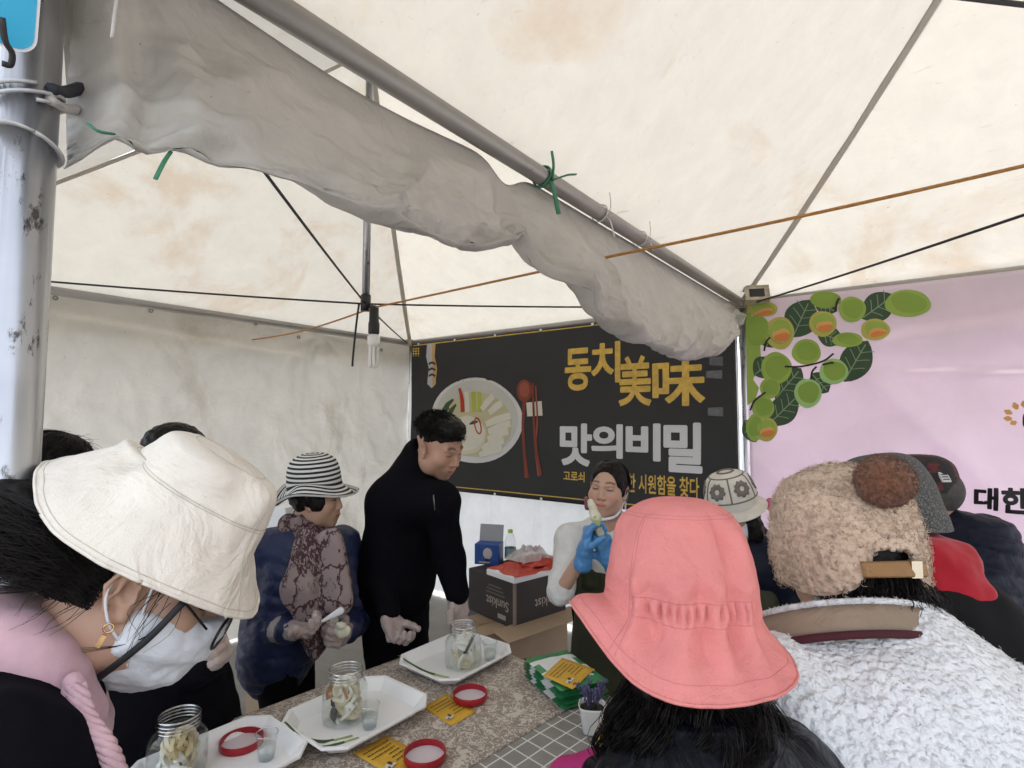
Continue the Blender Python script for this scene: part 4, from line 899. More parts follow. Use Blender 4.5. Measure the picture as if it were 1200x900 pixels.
sheet('crumpled red plastic bag folded flat on the foam tray', tc_, (.27, .36), 3, M_RBAG, rise=.028); sheet('second red plastic bag lying over the first', tc_+fRr*.08+Z*.022, (.22, .26), 7, M_RBAG, rise=.024)
t = NT('milky_film'); d = t.pbr((.66, .62, .62), .3, t.bump(t.noise(30, 4, .6, None, 1.5), .8, .02)); tp = t.n('ShaderNodeBsdfTransparent').outputs[0]; mx = t.n('ShaderNodeMixShader', i_0=.55); t.t.links.new(tp, mx.inputs[1]); t.t.links.new(d, mx.inputs[2]); M_MILK = t.done(mx.outputs[0])
sheet('crumpled clear plastic bag heaped on the red bags', tc_+fRr*.05+fL*.03+Z*.04, (.18, .24), 11, M_MILK, rise=.06)
# blue box with raised flap
bb = P(556, 672, 3.42); bz = zt_; bb = A(bb[0], bb[1], bz)
M_BLUE, M_FLAP = mat('blue_card', (.02, .07, .28), .4, .15, 14), mat('grey_card', (.30, .31, .33), .7, .04)
BX = thing('blue_box', 'blue printed box with its grey lid flap raised', 'box', bb); a_, b_ = nrm(R-F*.25), nrm(F+R*.25); Mb = m4(np.stack([a_, b_, Z], 1), bb)
o = obj('body', MB().box((0, 0, 0.001), (.155, .12, .125), Mb), M_BLUE, BX, False); mod(o, 'BEVEL', width=.002)
obj('flap', MB().box((0, 0, 0), (.155, .003, .105), m4(np.stack([a_, nrm(b_*.85+Z*-.2), nrm(Z+b_*.25)], 1), bb+b_*.10+Z*.124)), M_FLAP, BX, False)
obj('printed_light', MB().ball(bb+a_*.085-b_*.001+Z*.070, (.030, .002, .034), 18, 10, np.stack([a_, b_, Z], 1)), mat('print_pale', (.45, .42, .42), .5), BX); obj('printed_shadow', MB().ball(bb+a_*.08-b_*.002+Z*.030, (.015, .0015, .010), 12, 8, np.stack([a_, b_, Z], 1)), M_BLACK, BX)
obj('printed_mark', MB().box((.03, -.0012, .012), (.10, .0, .02), Mb), mat('print_pale', (.45, .42, .42), .5), BX, False)
# bottle
bt = P(598, 672, 3.45); bt[2] = zt_+.0; BO = thing('water_bottle', 'clear plastic bottle with green cap behind the red bags', 'bottle', bt)
o = obj('bottle_wall', MB().lathe([(.0, .002), (.032, .002), (.036, .01), (.036, .10), (.034, .105), (.036, .11), (.036, .135), (.022, .175), (.0135, .185), (.0135, .2)], 24, m4(np.eye(3), bt)), M_CLEAR, BO); mod(o, 'SOLIDIFY', thickness=.001)
obj('bottle_cap', MB().lathe([(.0155, .186), (.0155, .206), (.0, .207)], 20, m4(np.eye(3), bt)), mat('green_cap', (.30, .42, .08), .4), BO); obj('bottle_label', MB().lathe([(.0366, .03), (.0366, .095)], 24, m4(np.eye(3), bt)), mat('label_teal', (.20, .35, .36), .4), BO)
# grey crate left of the cartons
gc_ = P(572, 738, 3.2); GC = thing('grey_crate', 'dark grey plastic crate beside the brown carton', 'crate', A(gc_[0], gc_[1], 0)); Mg = m4(np.stack([fL, fRr, Z], 1), A(gc_[0], gc_[1], 0)-fL*.02)
for i in range(5): obj('crate_wall', MB().box((.0, .0, .001+i*.10), (.36, .30, .092+i*.10), Mg), mat('grey_plastic', (.10, .11, .12), .5), GC, False)
obj('crate_lid', MB().box((-.006, -.006, .502), (.366, .306, .515), Mg), mat('grey_plastic', (.10, .11, .12), .5), GC, False)
# foam boxes against the side tarp
fb = P(326, 600, 3.15); M_EPS = mat('foam_white', (.78, .79, .80), .7, .02); zl = fb[2]+.04; hh = zl/3
for i in range(3):
    nm, lb_, ct, mt_ = (('cardboard_box', 'lowest brown carton of the stack by the side tarp', 'carton', M_KRAFT), ('cardboard_box', 'brown carton under the foam box by the side tarp', 'carton', M_KRAFT), ('foam_box', 'white foam box on cartons behind the striped hat woman', 'foam box', M_EPS))[i]
    tt = thing(nm, lb_, ct, (fb[0], fb[1], i*hh+.001), 0); Mf = m4(rz(.5), (fb[0], fb[1], i*hh+.001))
    obj('body', MB().box((-.10, -.10, 0), (.10, .10, hh-.045), Mf), mt_, tt, False); obj('lid', MB().box((-.105, -.105, hh-.044), (.105, .105, hh-.002), Mf), mt_, tt, False)
# ------------------------------------------------------------------ people
def skinmat(name, c):
    t = NT(name); a = t.attr('tone').outputs['Color']; n = t.noise(45, 4, .6); n2 = t.noise(8, 3, .5)
    col = t.mix(1., t.mix(t.math('MULTIPLY', n2, .35), tuple(c), (c[0]*1.05, c[1]*.82, c[2]*.78)), a, 'MULTIPLY')
    return t.done(t.pbr(col, .5, t.bump(n, .12, .002), Subsurface_Weight=.12, Subsurface_Radius=(.012, .005, .003), Subsurface_Scale=.4))
SKIN_W, SKIN_M, SKIN_T = skinmat('skin_fair', (.52, .33, .235)), skinmat('skin_tan', (.42, .25, .17)), skinmat('skin_warm', (.47, .295, .205))
t = NT('black_hair'); v = t.coord('Object', (1, 1, 1)); n = t.noise(60, 3, .5)
M_HAIR = t.done(t.pbr(t.ramp(n, [(.3, (.004, .0035, .0035)), (.7, (.014, .011, .010))]), .42, t.bump(t.noise(220, 2, .5), .3, .002), Specular_IOR_Level=.14))
def cloth(name, c, rough=.8, bump=.25, bs=90, sheen=.0, var=.12, spec=.3, wr=0):
    t = NT(name); c = np.array(c, float); n = t.noise(14, 4, .6); f = t.noise(bs, 3, .6)
    col = t.ramp(n, [(.3, tuple(c*(1-var))), (.7, tuple(np.minimum(1, c*(1+var))))]); nr = t.bump(f, bump, .002)
    if wr: nr = t.bump(t.noise(9, 4, .55, None, 1.2), wr, .03, nr)
    return t.done(t.pbr(col, rough, nr, Specular_IOR_Level=spec, **({'Sheen_Weight': sheen} if sheen else {})))
M_JBLACK, M_JNAVY, M_DGREY = cloth('black_cloth', (.0045, .0045, .0065), .9, spec=.06), cloth('navy_nylon', (.006, .008, .020), .5, .15, spec=.18, wr=.3), cloth('dark_grey_cloth', (.012, .012, .013), .9, .2, spec=.08)
M_TROU = cloth('dark_trousers', (.006, .006, .008), .9, spec=.06); M_SHOE = mat('dark_shoe', (.015, .014, .014), .5)
M_SHELL = cloth('black_shell', (.003, .0035, .006), .33, .12, 160, spec=.12, wr=.6)
t = NT('plastic_glove'); nr = t.bump(t.noise(35, 4, .6, None, 2.5), .9, .012)
g1 = t.pbr((.74, .64, .61), .22, nr, Specular_IOR_Level=.6); g2 = t.n('ShaderNodeBsdfTransparent').outputs[0]; mx = t.n('ShaderNodeMixShader', i_0=.55)
t.t.links.new(g2, mx.inputs[1]); t.t.links.new(g1, mx.inputs[2]); M_GLOVE = t.done(mx.outputs[0])

def head_ops(c, fr, s=1., w=1., nose=1., ears=True, detail=True):
    q = lambda x, y, z: c+fr@(A(x*w, y, z)*s); e = lambda p, r, k=.02, m='+', Rm=None: ell(q(*p), A(r[0]*w, r[1], r[2])*s, fr if Rm is None else fr@Rm, k*s, m)
    o = [e((0, -.014, .036), (.074, .093, .083)), e((0, .026, -.02), (.063, .064, .088), .03), e((0, .030, -.072), (.052, .05, .040), .03), e((0, .068, -.098), (.022, .02, .018), .025)]
    for x in (-1, 1): o += [e((x*.043, .058, -.028), (.026, .026, .026), .03), e((x*.052, .012, -.070), (.016, .032, .03), .03)]
    if detail:
        o += [rc(q(-.042, .076, .026), q(-.012, .090, .022), .009*s, .009*s, .016*s), rc(q(.042, .076, .026), q(.012, .090, .022), .009*s, .009*s, .016*s)]
        for x in (-1, 1): o += [e((x*.033, .104, .004), (.020, .016, .011), .012, '-'), e((x*.032, .076, .003), (.0150, .0135, .0115), .004), ]
        o += [rc(q(0, .086, .014), q(0, .106*nose, -.028), .0065*s, .0105*s, .012*s), e((-.012, .097, -.034), (.009, .010, .0075), .008), e((.012, .097, -.034), (.009, .010, .0075), .008)]
        o += [e((0, .080, -.062), (.034, .018, .022), .016), rc(q(-.021, .086, -.063), q(0, .0985, -.0585), .0035*s, .0055*s, .006*s), rc(q(.021, .086, -.063), q(0, .0985, -.0585), .0035*s, .0055*s, .006*s), rc(q(-.017, .088, -.0705), q(.017, .088, -.0705), .0050*s, .0050*s, .006*s), rc(q(0, .092, -.071), q(0, .0925, -.071), .006*s, .006*s, .008*s)]
        o += [rc(q(-.024, .0955, -.0655), q(.024, .0955, -.0655), .0022*s, .0022*s, .004*s, mode='-')]
        o += [e((0, .100, -.047), (.004, .004, .008), .006, '-')]
    if ears:
        for x in (-1, 1):
            ax = frame(A(x*.35, 1, .1), A(x*.25, -.12, 1)); o += [e((x*.078, -.010, -.006), (.0085, .019, .031), .008, '+', ax), e((x*.085, -.004, -.002), (.006, .010, .017), .005, '-', ax), e((x*.076, .002, -.034), (.007, .009, .010), .006)]
    return o
def neck_ops(c, fr, nb, s=1., r=.054): return [rc(c+fr@A(0, -.022, -.05)*s, nb, r*s, r*1.12*s, .03), ]
def head_tone(V, c, fr, s=1., brow=1., lip=(1.15, .62, .62), lash=1., w=1., blush=.1, stubble=0):
    q = (V-c)@fr/s; x, y, z = np.abs(q[:, 0])/w, q[:, 1], q[:, 2]; T = np.ones((len(V), 3)); fr_ = (y > .035)
    def m(mask, col):
        nonlocal T
        T = T*(1-mask[:, None])+T*np.array(col)*mask[:, None]
    g = lambda a, b, c_: np.exp(-((a-b)/c_)**2)
    bz = .0305+.004*np.sin(np.clip((x-.012)/.036, 0, 1)*math.pi)-.05*np.clip(x-.044, 0, 1)
    m(fr_*brow*.92*sst(.010, .016, x)*(1-sst(.045, .054, x))*np.exp(-((z-bz)/.0038)**4), (.13, .10, .09))
    m(fr_*lash*.95*sst(.016, .020, x)*(1-sst(.045, .049, x))*np.exp(-((z-.0025+.06*(np.abs(x-.032)**1.6))/.0030)**4), (.06, .045, .04))
    m(fr_*.35*g(x, .032, .018)*g(z, .011, .010), (.72, .62, .60))
    m(fr_*(y > .07)*np.clip(1-sst(.018, .027, x), 0, 1)*np.exp(-((z+.064)/.0095)**4), lip)
    m(fr_*(y > .075)*(x < .025)*np.exp(-((z+.0655)/.0016)**2)*.8, (.35, .22, .22))
    m(fr_*blush*g(x, .043, .02)*g(z, -.03, .022)*1., (1.15, .72, .70)); m(fr_*(y > .09)*.8*g(x, .010, .004)*g(z, -.0405, .003), (.35, .25, .22))
    if stubble: m(stubble*sst(-.055, -.075, z)*(y > -.02), (.82, .82, .84))
    return T
def hand_ops(w, d, n, side, curl=(.5, .5, .5, .5), thumb=.4, s=1., grow=0., spread=.10):
    """w wrist, d towards the knuckles, n the way the palm looks; side +1: index on cross(d, n)"""
    d = nrm(d); n = nrm(n-d*(n@d)); l = np.cross(d, n)*side; g = grow; o = []
    Rm = np.stack([l, d, n], 1)
    o += [rbox(w+d*.048*s, A(.036, .046, .0125)*s+g, Rm, .011*s, .012), rc(w-d*.03*s, w+d*.02*s, .024*s+g, .026*s+g, .02, (n, .75)), ell(w+(d*.035+l*.022+n*.008)*s, A(.018, .030, .014)*s+g, Rm, .014), ell(w+(d*.04-l*.024+n*.006)*s, A(.014, .034, .013)*s+g, Rm, .014)]
    for i, (off, L) in enumerate(((.0285, .072), (.0095, .080), (-.0095, .074), (-.0275, .058))):
        k = w+d*(.090-.004*abs(i-1))*s+l*off*s; dr = nrm(d+l*spread*(1.2-i*.8)); a = 0; r0 = .0088*s
        for j, fr_ in enumerate((.45, .30, .25)):
            a += curl[i]*(.95, 1.1, .75)[j]; v = dr*math.cos(a)+n*math.sin(a); e = k+v*L*fr_*s
            o.append(rc(k, e, r0*(1-.08*j)+g, r0*(.93-.08*j)+g, .004 if j else .007)); k = e
    k = w+(d*.022+l*.026+n*.006)*s; v0 = nrm(d*.62+l*.78+n*.15); r0 = .0105*s
    for j, L in enumerate((.040, .032, .026)):
        a = thumb*(.35, .6, .6)[j]; v0 = nrm(v0+nrm(d*.35+n*.8-l*.55)*a); e = k+v0*L*s; o.append(rc(k, e, r0*(1-.06*j)+g, r0*(.92-.07*j)+g, .008)); k = e
    return o
class Sk: pass
def skel(hc, fr, bd, lean=.05, s=1., sh=.185, pz=.86, off=0.):
    k = Sk(); k.hc, k.fr, k.s = hc, fr, s; k.bd = nrm(A(bd[0], bd[1], 0)); k.br = np.cross(k.bd, Z)
    k.nb = hc+fr@A(0, -.050, -.165)*s; k.pel = A(k.nb[0], k.nb[1], 0)-k.bd*lean+k.br*off; k.pel[2] = pz
    k.sp = nrm(k.nb-k.pel); k.fw = nrm(np.cross(k.sp, k.br)); k.fw = k.fw if k.fw@k.bd > 0 else -k.fw
    k.sR, k.sL = k.nb-k.sp*.055*s+k.br*sh, k.nb-k.sp*.055*s-k.br*sh
    k.eR, k.eL = k.sR-Z*.28*s+k.br*.05-k.bd*.03, k.sL-Z*.28*s-k.br*.05-k.bd*.03
    k.wR, k.wL = k.eR-Z*.22*s+k.bd*.09, k.eL-Z*.22*s+k.bd*.09; return k
def torso_ops(k, g=0., wave=None, belly=.0, arms=True, cuffR=1., cuffL=1., flat=.68, hem=0., ga=None):
    ga = g if ga is None else ga
    s = k.s; top = k.nb-k.sp*.13*s; bot = k.pel+k.sp*.02-k.sp*hem; ax = k.fw
    o = [rc(top, bot, .158*s+g, .160*s+g+belly, .06, (ax, flat), wave=wave), rc(k.sL+k.sp*.0, k.sR, .062*s+g, .062*s+g, .06), rc(k.nb, k.nb-k.sp*.12*s, .07*s+g, .12*s+g, .06, (ax, .75))]
    if arms:
        for S, E, W, cf in ((k.sR, k.eR, k.wR, cuffR), (k.sL, k.eL, k.wL, cuffL)):
            W = E+(W-E)*cf; o += [rc(S, E, .060*s+ga, .050*s+ga, .035, wave=wave), rc(E, W, .050*s+ga, .038*s+ga, .025, wave=wave)]
    return o
def body_ops(k, w=1., nose=1., detail=True, ears=True):
    s = k.s; o = head_ops(k.hc, k.fr, s, w, nose, ears, detail)+neck_ops(k.hc, k.fr, k.nb, s)
    o += [rc(k.nb-k.sp*.06, k.pel, .07*s, .05*s, .05, (k.fw, .8)), rc(k.sL, k.sR, .03*s, .03*s, .05)]
    for S, E, W in ((k.sR, k.eR, k.wR), (k.sL, k.eL, k.wL)): o += [rc(S, E, .026*s, .03*s, .03), rc(E, W, .030*s, .025*s, .02)]
    return o
def lower(k, root, m=None, wave=None):
    """trousers and shoes down to the ground"""
    o = [rc(k.pel+k.sp*.04, k.pel-Z*.06, .15*k.s, .15*k.s, .04, (k.fw, .75))]
    f = k.pel-k.bd*.0
    for sd in (1, -1):
        hp = k.pel+k.br*.085*sd-Z*.04; kn = A(*(f+k.br*.09*sd+k.bd*.03)[:2], k.pel[2]*.52); an = A(*(f+k.br*.09*sd)[:2], .09)
        o += [rc(hp, kn, .090*k.s, .065*k.s, .03), rc(kn, an, .065*k.s, .055*k.s, .02)]
        toe = A(*(an+k.bd*.16)[:2], .032); hl = A(*(an-k.bd*.05)[:2], .038)
        solid('shoe', [rc(hl, toe, .038, .032, .02), rc(hl+Z*.01, A(an[0], an[1], .10), .042, .045, .02), rbox((hl+toe)/2*A(1, 1, 0)+Z*.012, A(.04, .125, .012), frame(k.bd, Z), .008, .01)], .012, M_SHOE, root, 1)
    return solid('trousers', o, .014, m or M_TROU, root, 2, lambda V: .006*fbm(V, 9, 3, 5))
def person(label, k):
    return thing('person', label, 'person', (k.pel[0], k.pel[1], 0))
def strands(name, curves, r, m, parent, n=3):
    """many hairs in one mesh; curves (N, M, 3)"""
    C = np.asarray(curves, float); N, Mn, _ = C.shape; t = np.gradient(C, axis=1); t /= np.linalg.norm(t, axis=2)[..., None]+1e-9
    a = np.cross(t, A(.31, .42, .85)); a /= np.linalg.norm(a, axis=2)[..., None]+1e-9; b = np.cross(t, a)
    rr = np.asarray(r, float)*np.linspace(1, .35, Mn)[None, :, None] if np.ndim(r) == 0 else r
    ring = np.stack([C+rr*(math.cos(2*math.pi*i/n)*a+math.sin(2*math.pi*i/n)*b) for i in range(n)], 2).reshape(-1, 3)
    i = np.arange(N)[:, None, None]*Mn*n; j = np.arange(Mn-1)[None, :, None]*n; q = np.arange(n)[None, None, :]; q2 = (q+1) % n
    f = np.stack([i+j+q, i+j+q2, i+j+n+q2, i+j+n+q], -1).reshape(-1, 4); return obj(name, mesh_np(name, ring, f), m, parent)
def hat(name, c, fr, prof, m, parent, N=128, ox=1., oy=1., deform=None, thick=.0022, rings=60, local_deform=True):
    """brimmed hat turned about the head's up axis: prof (r, z) from crown centre to brim edge; angle 0 = right, 90 = front"""
    pr_ = spline(np.array([(r, z, 0) for r, z in prof]), rings)[:, :2]; pr_[:, 0] = np.maximum(pr_[:, 0], .0008)
    th = np.arange(N)*2*math.pi/N; arc = np.r_[0, np.cumsum(np.linalg.norm(np.diff(pr_, axis=0), axis=1))]
    T, I = np.meshgrid(th, np.arange(rings)); rr, zz = pr_[I, 0], pr_[I, 1]; S = arc[I]/arc[-1]
    if deform is not None: dr, dz = deform(T, S, rr, zz); rr = rr+dr; zz = zz+dz
    L = np.stack([rr*np.cos(T)*ox, rr*np.sin(T)*oy, zz], -1).reshape(-1, 3)
    i = np.arange(rings-1)[:, None]*N; j = np.arange(N)[None]; j2 = (j+1) % N
    f = np.stack([i+j, i+N+j, i+N+j2, i+j2], -1).reshape(-1, 4)
    V = c+L@fr.T; me = mesh_np(name, V, f); fattr(me, np.repeat(arc, N), 'arc'); fattr(me, np.tile(th, rings), 'turn')
    o = obj(name, me, m, parent); mod(o, 'SOLIDIFY', thickness=thick, offset=-1)
    def at(theta, sarc):     # point on the hat
        x = np.clip(np.interp(np.asarray(sarc, float), arc/arc[-1], np.arange(rings)), 0, rings-1.001); a = (np.asarray(theta) % (2*math.pi))/(2*math.pi)*N; g = L.reshape(rings, N, 3); i0 = x.astype(int); fx = (x-i0)[..., None]; j0 = a.astype(int) % N; fa = (a-a.astype(int))[..., None]; j1 = (j0+1) % N
        i1 = np.minimum(i0+1, rings-1); q = (g[i0, j0]*(1-fa)+g[i0, j1]*fa)*(1-fx)+(g[i1, j0]*(1-fa)+g[i1, j1]*fa)*fx; return c+q@fr.T
    o_at = at; return o, o_at
# ---- man in black, bowed over the tray
hc = P(514, 523, 2.3); fr = tilt(frame(facing(514, 128), Z), -24, 4)
k = skel(hc, fr, facing(500, 128), .12, 1.04, .185, .88)
k.nb = k.nb+Z*.035; k.sR, k.sL = P(452, 588, 2.28), P(515, 588, 2.20); k.eR, k.wR = P(441, 672, 2.28), P(456, 722, 2.13); k.eL, k.wL = P(526, 655, 2.26), P(536, 700, 2.22)
MAN = person('man in plain black jacket with short black hair bowing towards the far tray', k)
hR = (k.wR, P(466, 752, 2.08)-k.wR, R*.8-F*.6); hL = (k.wL, P(538, 735, 2.2)-k.wL, -F*.4+R*.3)
o = body_ops(k, 1.04, 1.02)+hand_ops(*hR, -1, (.75, .8, .85, .9), .9)+hand_ops(*hL, 1, (.7, .7, .75, .8), .8)
solid('body', o, .004, SKIN_M, MAN, 1, None, lambda V: head_tone(V, hc, fr, 1.04, .9, (1.0, .72, .72), .85, 1., .05, .5))
for h_, sd in ((hR, -1), (hL, 1)): solid('glove', hand_ops(h_[0], h_[1], h_[2], sd, (.75, .8, .85, .9) if sd < 0 else (.7, .7, .75, .8), .9 if sd < 0 else .8, 1., .0035), .0034, M_GLOVE, MAN, 1, lambda V: .003*fbm(V, 60, 2, 4))
oj = torso_ops(k, .022, None, .01, cuffR=.93, cuffL=.9, flat=.72, ga=.008)
oj += [rc(k.nb+k.sp*.060-k.fw*.012, k.nb-k.sp*.06, .074, .120, .03, (k.fw, .85)), ell(k.nb+k.sp*.105+k.fw*.022, A(.060, .060, .05), frame(k.fw, k.sp), .012, '-')]
solid('jacket', oj, .008, M_JBLACK, MAN, 2, lambda V: .007*fbm(V*A(1, 1, .6), 9, 3, 8))
obj('zip', MB().tube([P(508+i*.8, 580+i*9, 2.085-.001*i) for i in range(3)], .002, 5), M_BRASS, MAN)
sh = [ell(k.nb+k.sp*.035+k.fw*.0, A(.066, .064, .03), frame(k.fw, k.sp), .01), ell(k.nb+k.sp*.07, A(.056, .054, .06), frame(k.fw, k.sp), .005, '-')]
solid('shirt_collar', sh, .005, mat('grey_collar', (.30, .32, .36), .8), MAN)
lower(k, MAN)
q = lambda x, y, z, c=hc, f=fr, s=1.04: c+f@(A(x, y, z)*s)
hair = [ell(q(0, -.018, .054), A(.082, .098, .082)*1.04, fr, .02), ell(q(0, .040, .098), A(.060, .050, .034)*1.04, fr, .03), ell(q(0, .100, -.004), A(.10, .054, .060)*1.04, fr, .012, '-'), rbox(q(0, .0, -.078), A(.2, .2, .088), fr, .01, .02, '-'), rbox(q(0, .12, -.010), A(.2, .085, .045), fr, .01, .015, '-')]
solid('hair', hair, .004, M_HAIR, MAN, 1, lambda V: .0035*fbm(V, 55, 3, 2))
rng = np.random.default_rng(3)
def crop_hair(n, c, f, s, sel, L, out=.35, flow=(0, .6, -.1), r=.0011, seed=1, rad_=(.083, .099, .084), ctr=(0, -.018, .052), M_=5, curl=0.):
    g = np.random.default_rng(seed); d = g.normal(size=(n*4, 3)); d /= np.linalg.norm(d, axis=1)[:, None]; d = d[sel(d)][:n]
    p = (d*np.array(rad_)+np.array(ctr)); nn = d/np.array(rad_); nn /= np.linalg.norm(nn, axis=1)[:, None]; fl = np.array(flow)+g.normal(size=(len(d), 3))*.25
    fl = fl-nn*(fl*nn).sum(1)[:, None]; v = nn*out+fl; v /= np.linalg.norm(v, axis=1)[:, None]; LL = L*g.uniform(.6, 1.2, (len(d), 1, 1)); u = np.linspace(0, 1, M_)[None, :, None]
    C = p[:, None]+v[:, None]*u*LL-np.array([0, 0, 1])*(u**2)*LL*.25
    if curl: ph = g.uniform(0, 6.28, (len(d), 1)); C += curl*np.stack([np.sin(u[..., 0]*9+ph), np.cos(u[..., 0]*9+ph), 0*u[..., 0]+0*ph], -1)*u
    return c+(C*s)@f.T, r
cv, r_ = crop_hair(2600, hc, fr, 1.04, lambda d: (d[:, 2] > .18+.0*d[:, 1]) | ((d[:, 2] > -.05) & (d[:, 1] < .2)), .022, .5, (0, .8, -.1), .0012, 5)
strands('hair_strands', cv, r_, M_HAIR, MAN)

# ---- presenter with blue gloves
hc = P(713, 573, 2.38); fr = tilt(frame(facing(713, 197), Z), 3, -4)
k = skel(hc, fr, facing(713, 186), .04, .98, .165, .82)
k.sR, k.sL = P(667, 632, 2.38), P(757, 630, 2.42); k.eR, k.wR = P(657, 694, 2.16), P(685, 647, 2.07); k.eL, k.wL = P(748, 700, 2.2), P(715, 655, 2.10)
PRES = person('woman in white shirt and olive apron with blue gloves holding up wrapped food', k)
hR = (k.wR, P(690, 612, 2.06)-k.wR, R*.8-F*.1+Z*.2); hL = (k.wL, P(700, 620, 2.06)-k.wL, -R*.5+F*.5+Z*.4)
solid('body', body_ops(k, .98, .97)+hand_ops(*hR, -1, (.45, .75, .85, .95), .7, .86)+hand_ops(*hL, 1, (.7, .8, .9, .95), .7, .86), .0034, SKIN_W, PRES, 1, None, lambda V: head_tone(V, hc, fr, .98, .95, (1.08, .60, .60), 1., 1., .35))
M_BGLOVE = cloth('blue_nitrile', (.075, .24, .50), .38, .1, 60, spec=.5, wr=.5)
for h_, sd, cu, th in ((hR, -1, (.45, .75, .85, .95), .7), (hL, 1, (.7, .8, .9, .95), .7)):
    solid('glove', hand_ops(h_[0], h_[1], h_[2], sd, cu, th, .96, .003)+[rc(h_[0]-nrm(h_[1])*.045, h_[0], .036, .031, .02)], .0032, M_BGLOVE, PRES, 1, lambda V: .0018*fbm(V, 70, 2, 4))
M_SHIRT = cloth('white_shirt', (.66, .66, .64), .8, .2, 120, wr=.5)
os_ = torso_ops(k, .006, None, .0, arms=False)
for S, E in ((k.sR, k.eR), (k.sL, k.eL)): os_ += [rc(S, E, .056, .052, .03), rc(E+(S-E)*.20, E+(S-E)*.02, .056, .052, .015)]
os_ += [rc(k.nb+k.sp*.035, k.nb-k.sp*.03, .062, .085, .02, (k.fw, .85)), ell(k.nb+k.sp*.06+k.fw*.035, A(.052, .062, .085), frame(k.fw, k.sp), .012, '-')]
solid('shirt', os_, .006, M_SHIRT, PRES, 1, lambda V: .006*fbm(V*A(1, 1, .5), 16, 3, 9))
M_OLIVE = cloth('olive_apron', (.045, .047, .026), .85, .2, 140)
ap = []
top = k.nb-k.sp*.16; ap += [rc(top, k.pel-Z*.35, .150, .185, .05, (k.fw, .74))]
for sd in (1, -1): ap += [rc(k.nb+k.br*sd*.068-k.sp*.01-k.fw*.02, k.nb+k.br*sd*.085-k.sp*.22+k.fw*.10, .022, .032, .02)]
ap += [ell(k.nb-k.sp*.03+k.fw*.10, A(.055, .12, .14), frame(k.fw, k.sp), .02, '-')]
solid('apron', ap, .008, M_OLIVE, PRES, 2, lambda V: .007*fbm(V*A(1, 1, .35), 12, 3, 19)+.002)
q = lambda x, y, z, c=hc, f=fr, s=.98: c+f@(A(x, y, z)*s)
hair = [ell(q(0, -.014, .038), A(.081, .099, .090), fr, .02), ell(q(0, -.03, -.02), A(.079, .062, .06), fr, .03), ell(q(0, .098, -.006), A(.062, .072, .088), fr, .012, '-'), ell(q(0, -.11, -.01), A(.035, .03, .035), fr, .02), rbox(q(0, .02, -.14), A(.2, .2, .07), fr, .01, .02, '-')]
solid('hair', hair, .004, M_HAIR, PRES, 1, lambda V: .0025*fbm(V*A(1, 1, 1), 60, 2, 2))
cv, r_ = crop_hair(1500, hc, fr, .98, lambda d: (d[:, 2] > -.1) & ((d[:, 2] > .86) | (d[:, 1] < .30)), .05, .02, (0, -.9, -.5), .0010, 8, (.082, .100, .091), (0, -.014, .038))
strands('hair_strands', cv, r_, M_HAIR, PRES)
M_MASK = cloth('white_mask', (.72, .74, .77), .85, .15, 200, wr=.25)
mk = spline([q(-.074, -.004, -.045), q(-.062, .05, -.098), q(-.03, .088, -.117), q(0, .098, -.120), q(.03, .088, -.117), q(.062, .05, -.098), q(.074, -.004, -.045)], 30)
obj('mask', MB().tube(mk, np.interp(np.linspace(0, 1, 30), [0, .25, .5, .75, 1], [.003, .007, .010, .007, .003]), 8, flat=.8), M_MASK, PRES)
for sd in (1, -1):
    obj('mask_loop', MB().tube(spline([q(sd*.074, -.004, -.045), q(sd*.080, -.016, -.02), q(sd*.083, -.022, .012)], 10), .0018, 6), M_MASK, PRES)
    obj('earring', MB().tube(spline([q(sd*.080, .0, -.044), q(sd*.084, .004, -.060), q(sd*.080, -.006, -.078), q(sd*.076, -.008, -.06)], 14), .0022, 6), M_BULB, PRES)
kp = P(694, 604, 2.03); M_KIM = mat('radish_flesh', (.62, .60, .46), .35, .15, 30); M_FILM = mat('clear_film', (.66, .66, .66), .15)
KI = thing('wrapped_kimchi', 'wrapped piece of white radish kimchi held up in blue gloves', 'food', kp)
ax = nrm(P(704, 628, 2.05)-P(690, 590, 2.04))
solid('radish', [rc(P(692, 588, 2.035), P(698, 606, 2.03), .011, .019, .01), rc(P(698, 606, 2.03), P(703, 624, 2.05), .019, .015, .01)], .0035, M_KIM, KI, 1, lambda V: .0022*fbm(V, 70, 3, 3))
solid('leaf', [rc(P(697, 606, 2.02), P(701, 614, 2.02), .012, .009, .01)], .004, mat('pale_green_leaf', (.38, .46, .14), .45), KI, 1, lambda V: .002*fbm(V, 80, 2, 3))
solid('sleeve', [rc(P(687, 584, 2.05), P(688, 595, 2.05), .008, .010, .006)], .004, mat('red_label', (.20, .05, .07), .35), KI, 1)
lower(k, PRES)

# ---- woman in striped hat
hc = P(371, 583, 2.22); fr = tilt(frame(facing(371, 112), Z), -4, 3)
k = skel(hc, fr, facing(360, 112), .06, .98, .175, .82)
k.sR, k.sL = P(312, 645, 2.16), P(400, 640, 2.32); k.eR, k.wR = P(305, 738, 2.12), P(342, 738, 2.0); k.eL, k.wL = P(420, 720, 2.26), P(405, 742, 2.10)
STR = person('woman in striped bucket hat and navy quilted jacket with a patterned scarf', k)
hR = (k.wR, P(378, 738, 1.96)-k.wR, -F*.3+Z*.75+R*.3); hL = (k.wL, P(398, 748, 2.0)-k.wL, -R*.9+Z*.4)
cR, cL = (.55, .6, .65, .7), (.7, .75, .8, .85)
solid('body', body_ops(k, .96, .95)+hand_ops(*hR, 1, cR, .6)+hand_ops(*hL, -1, cL, .6), .0042, SKIN_T, STR, 1, None, lambda V: head_tone(V, hc, fr, .98, .8, (1.0, .68, .66), .9, 1., .15))
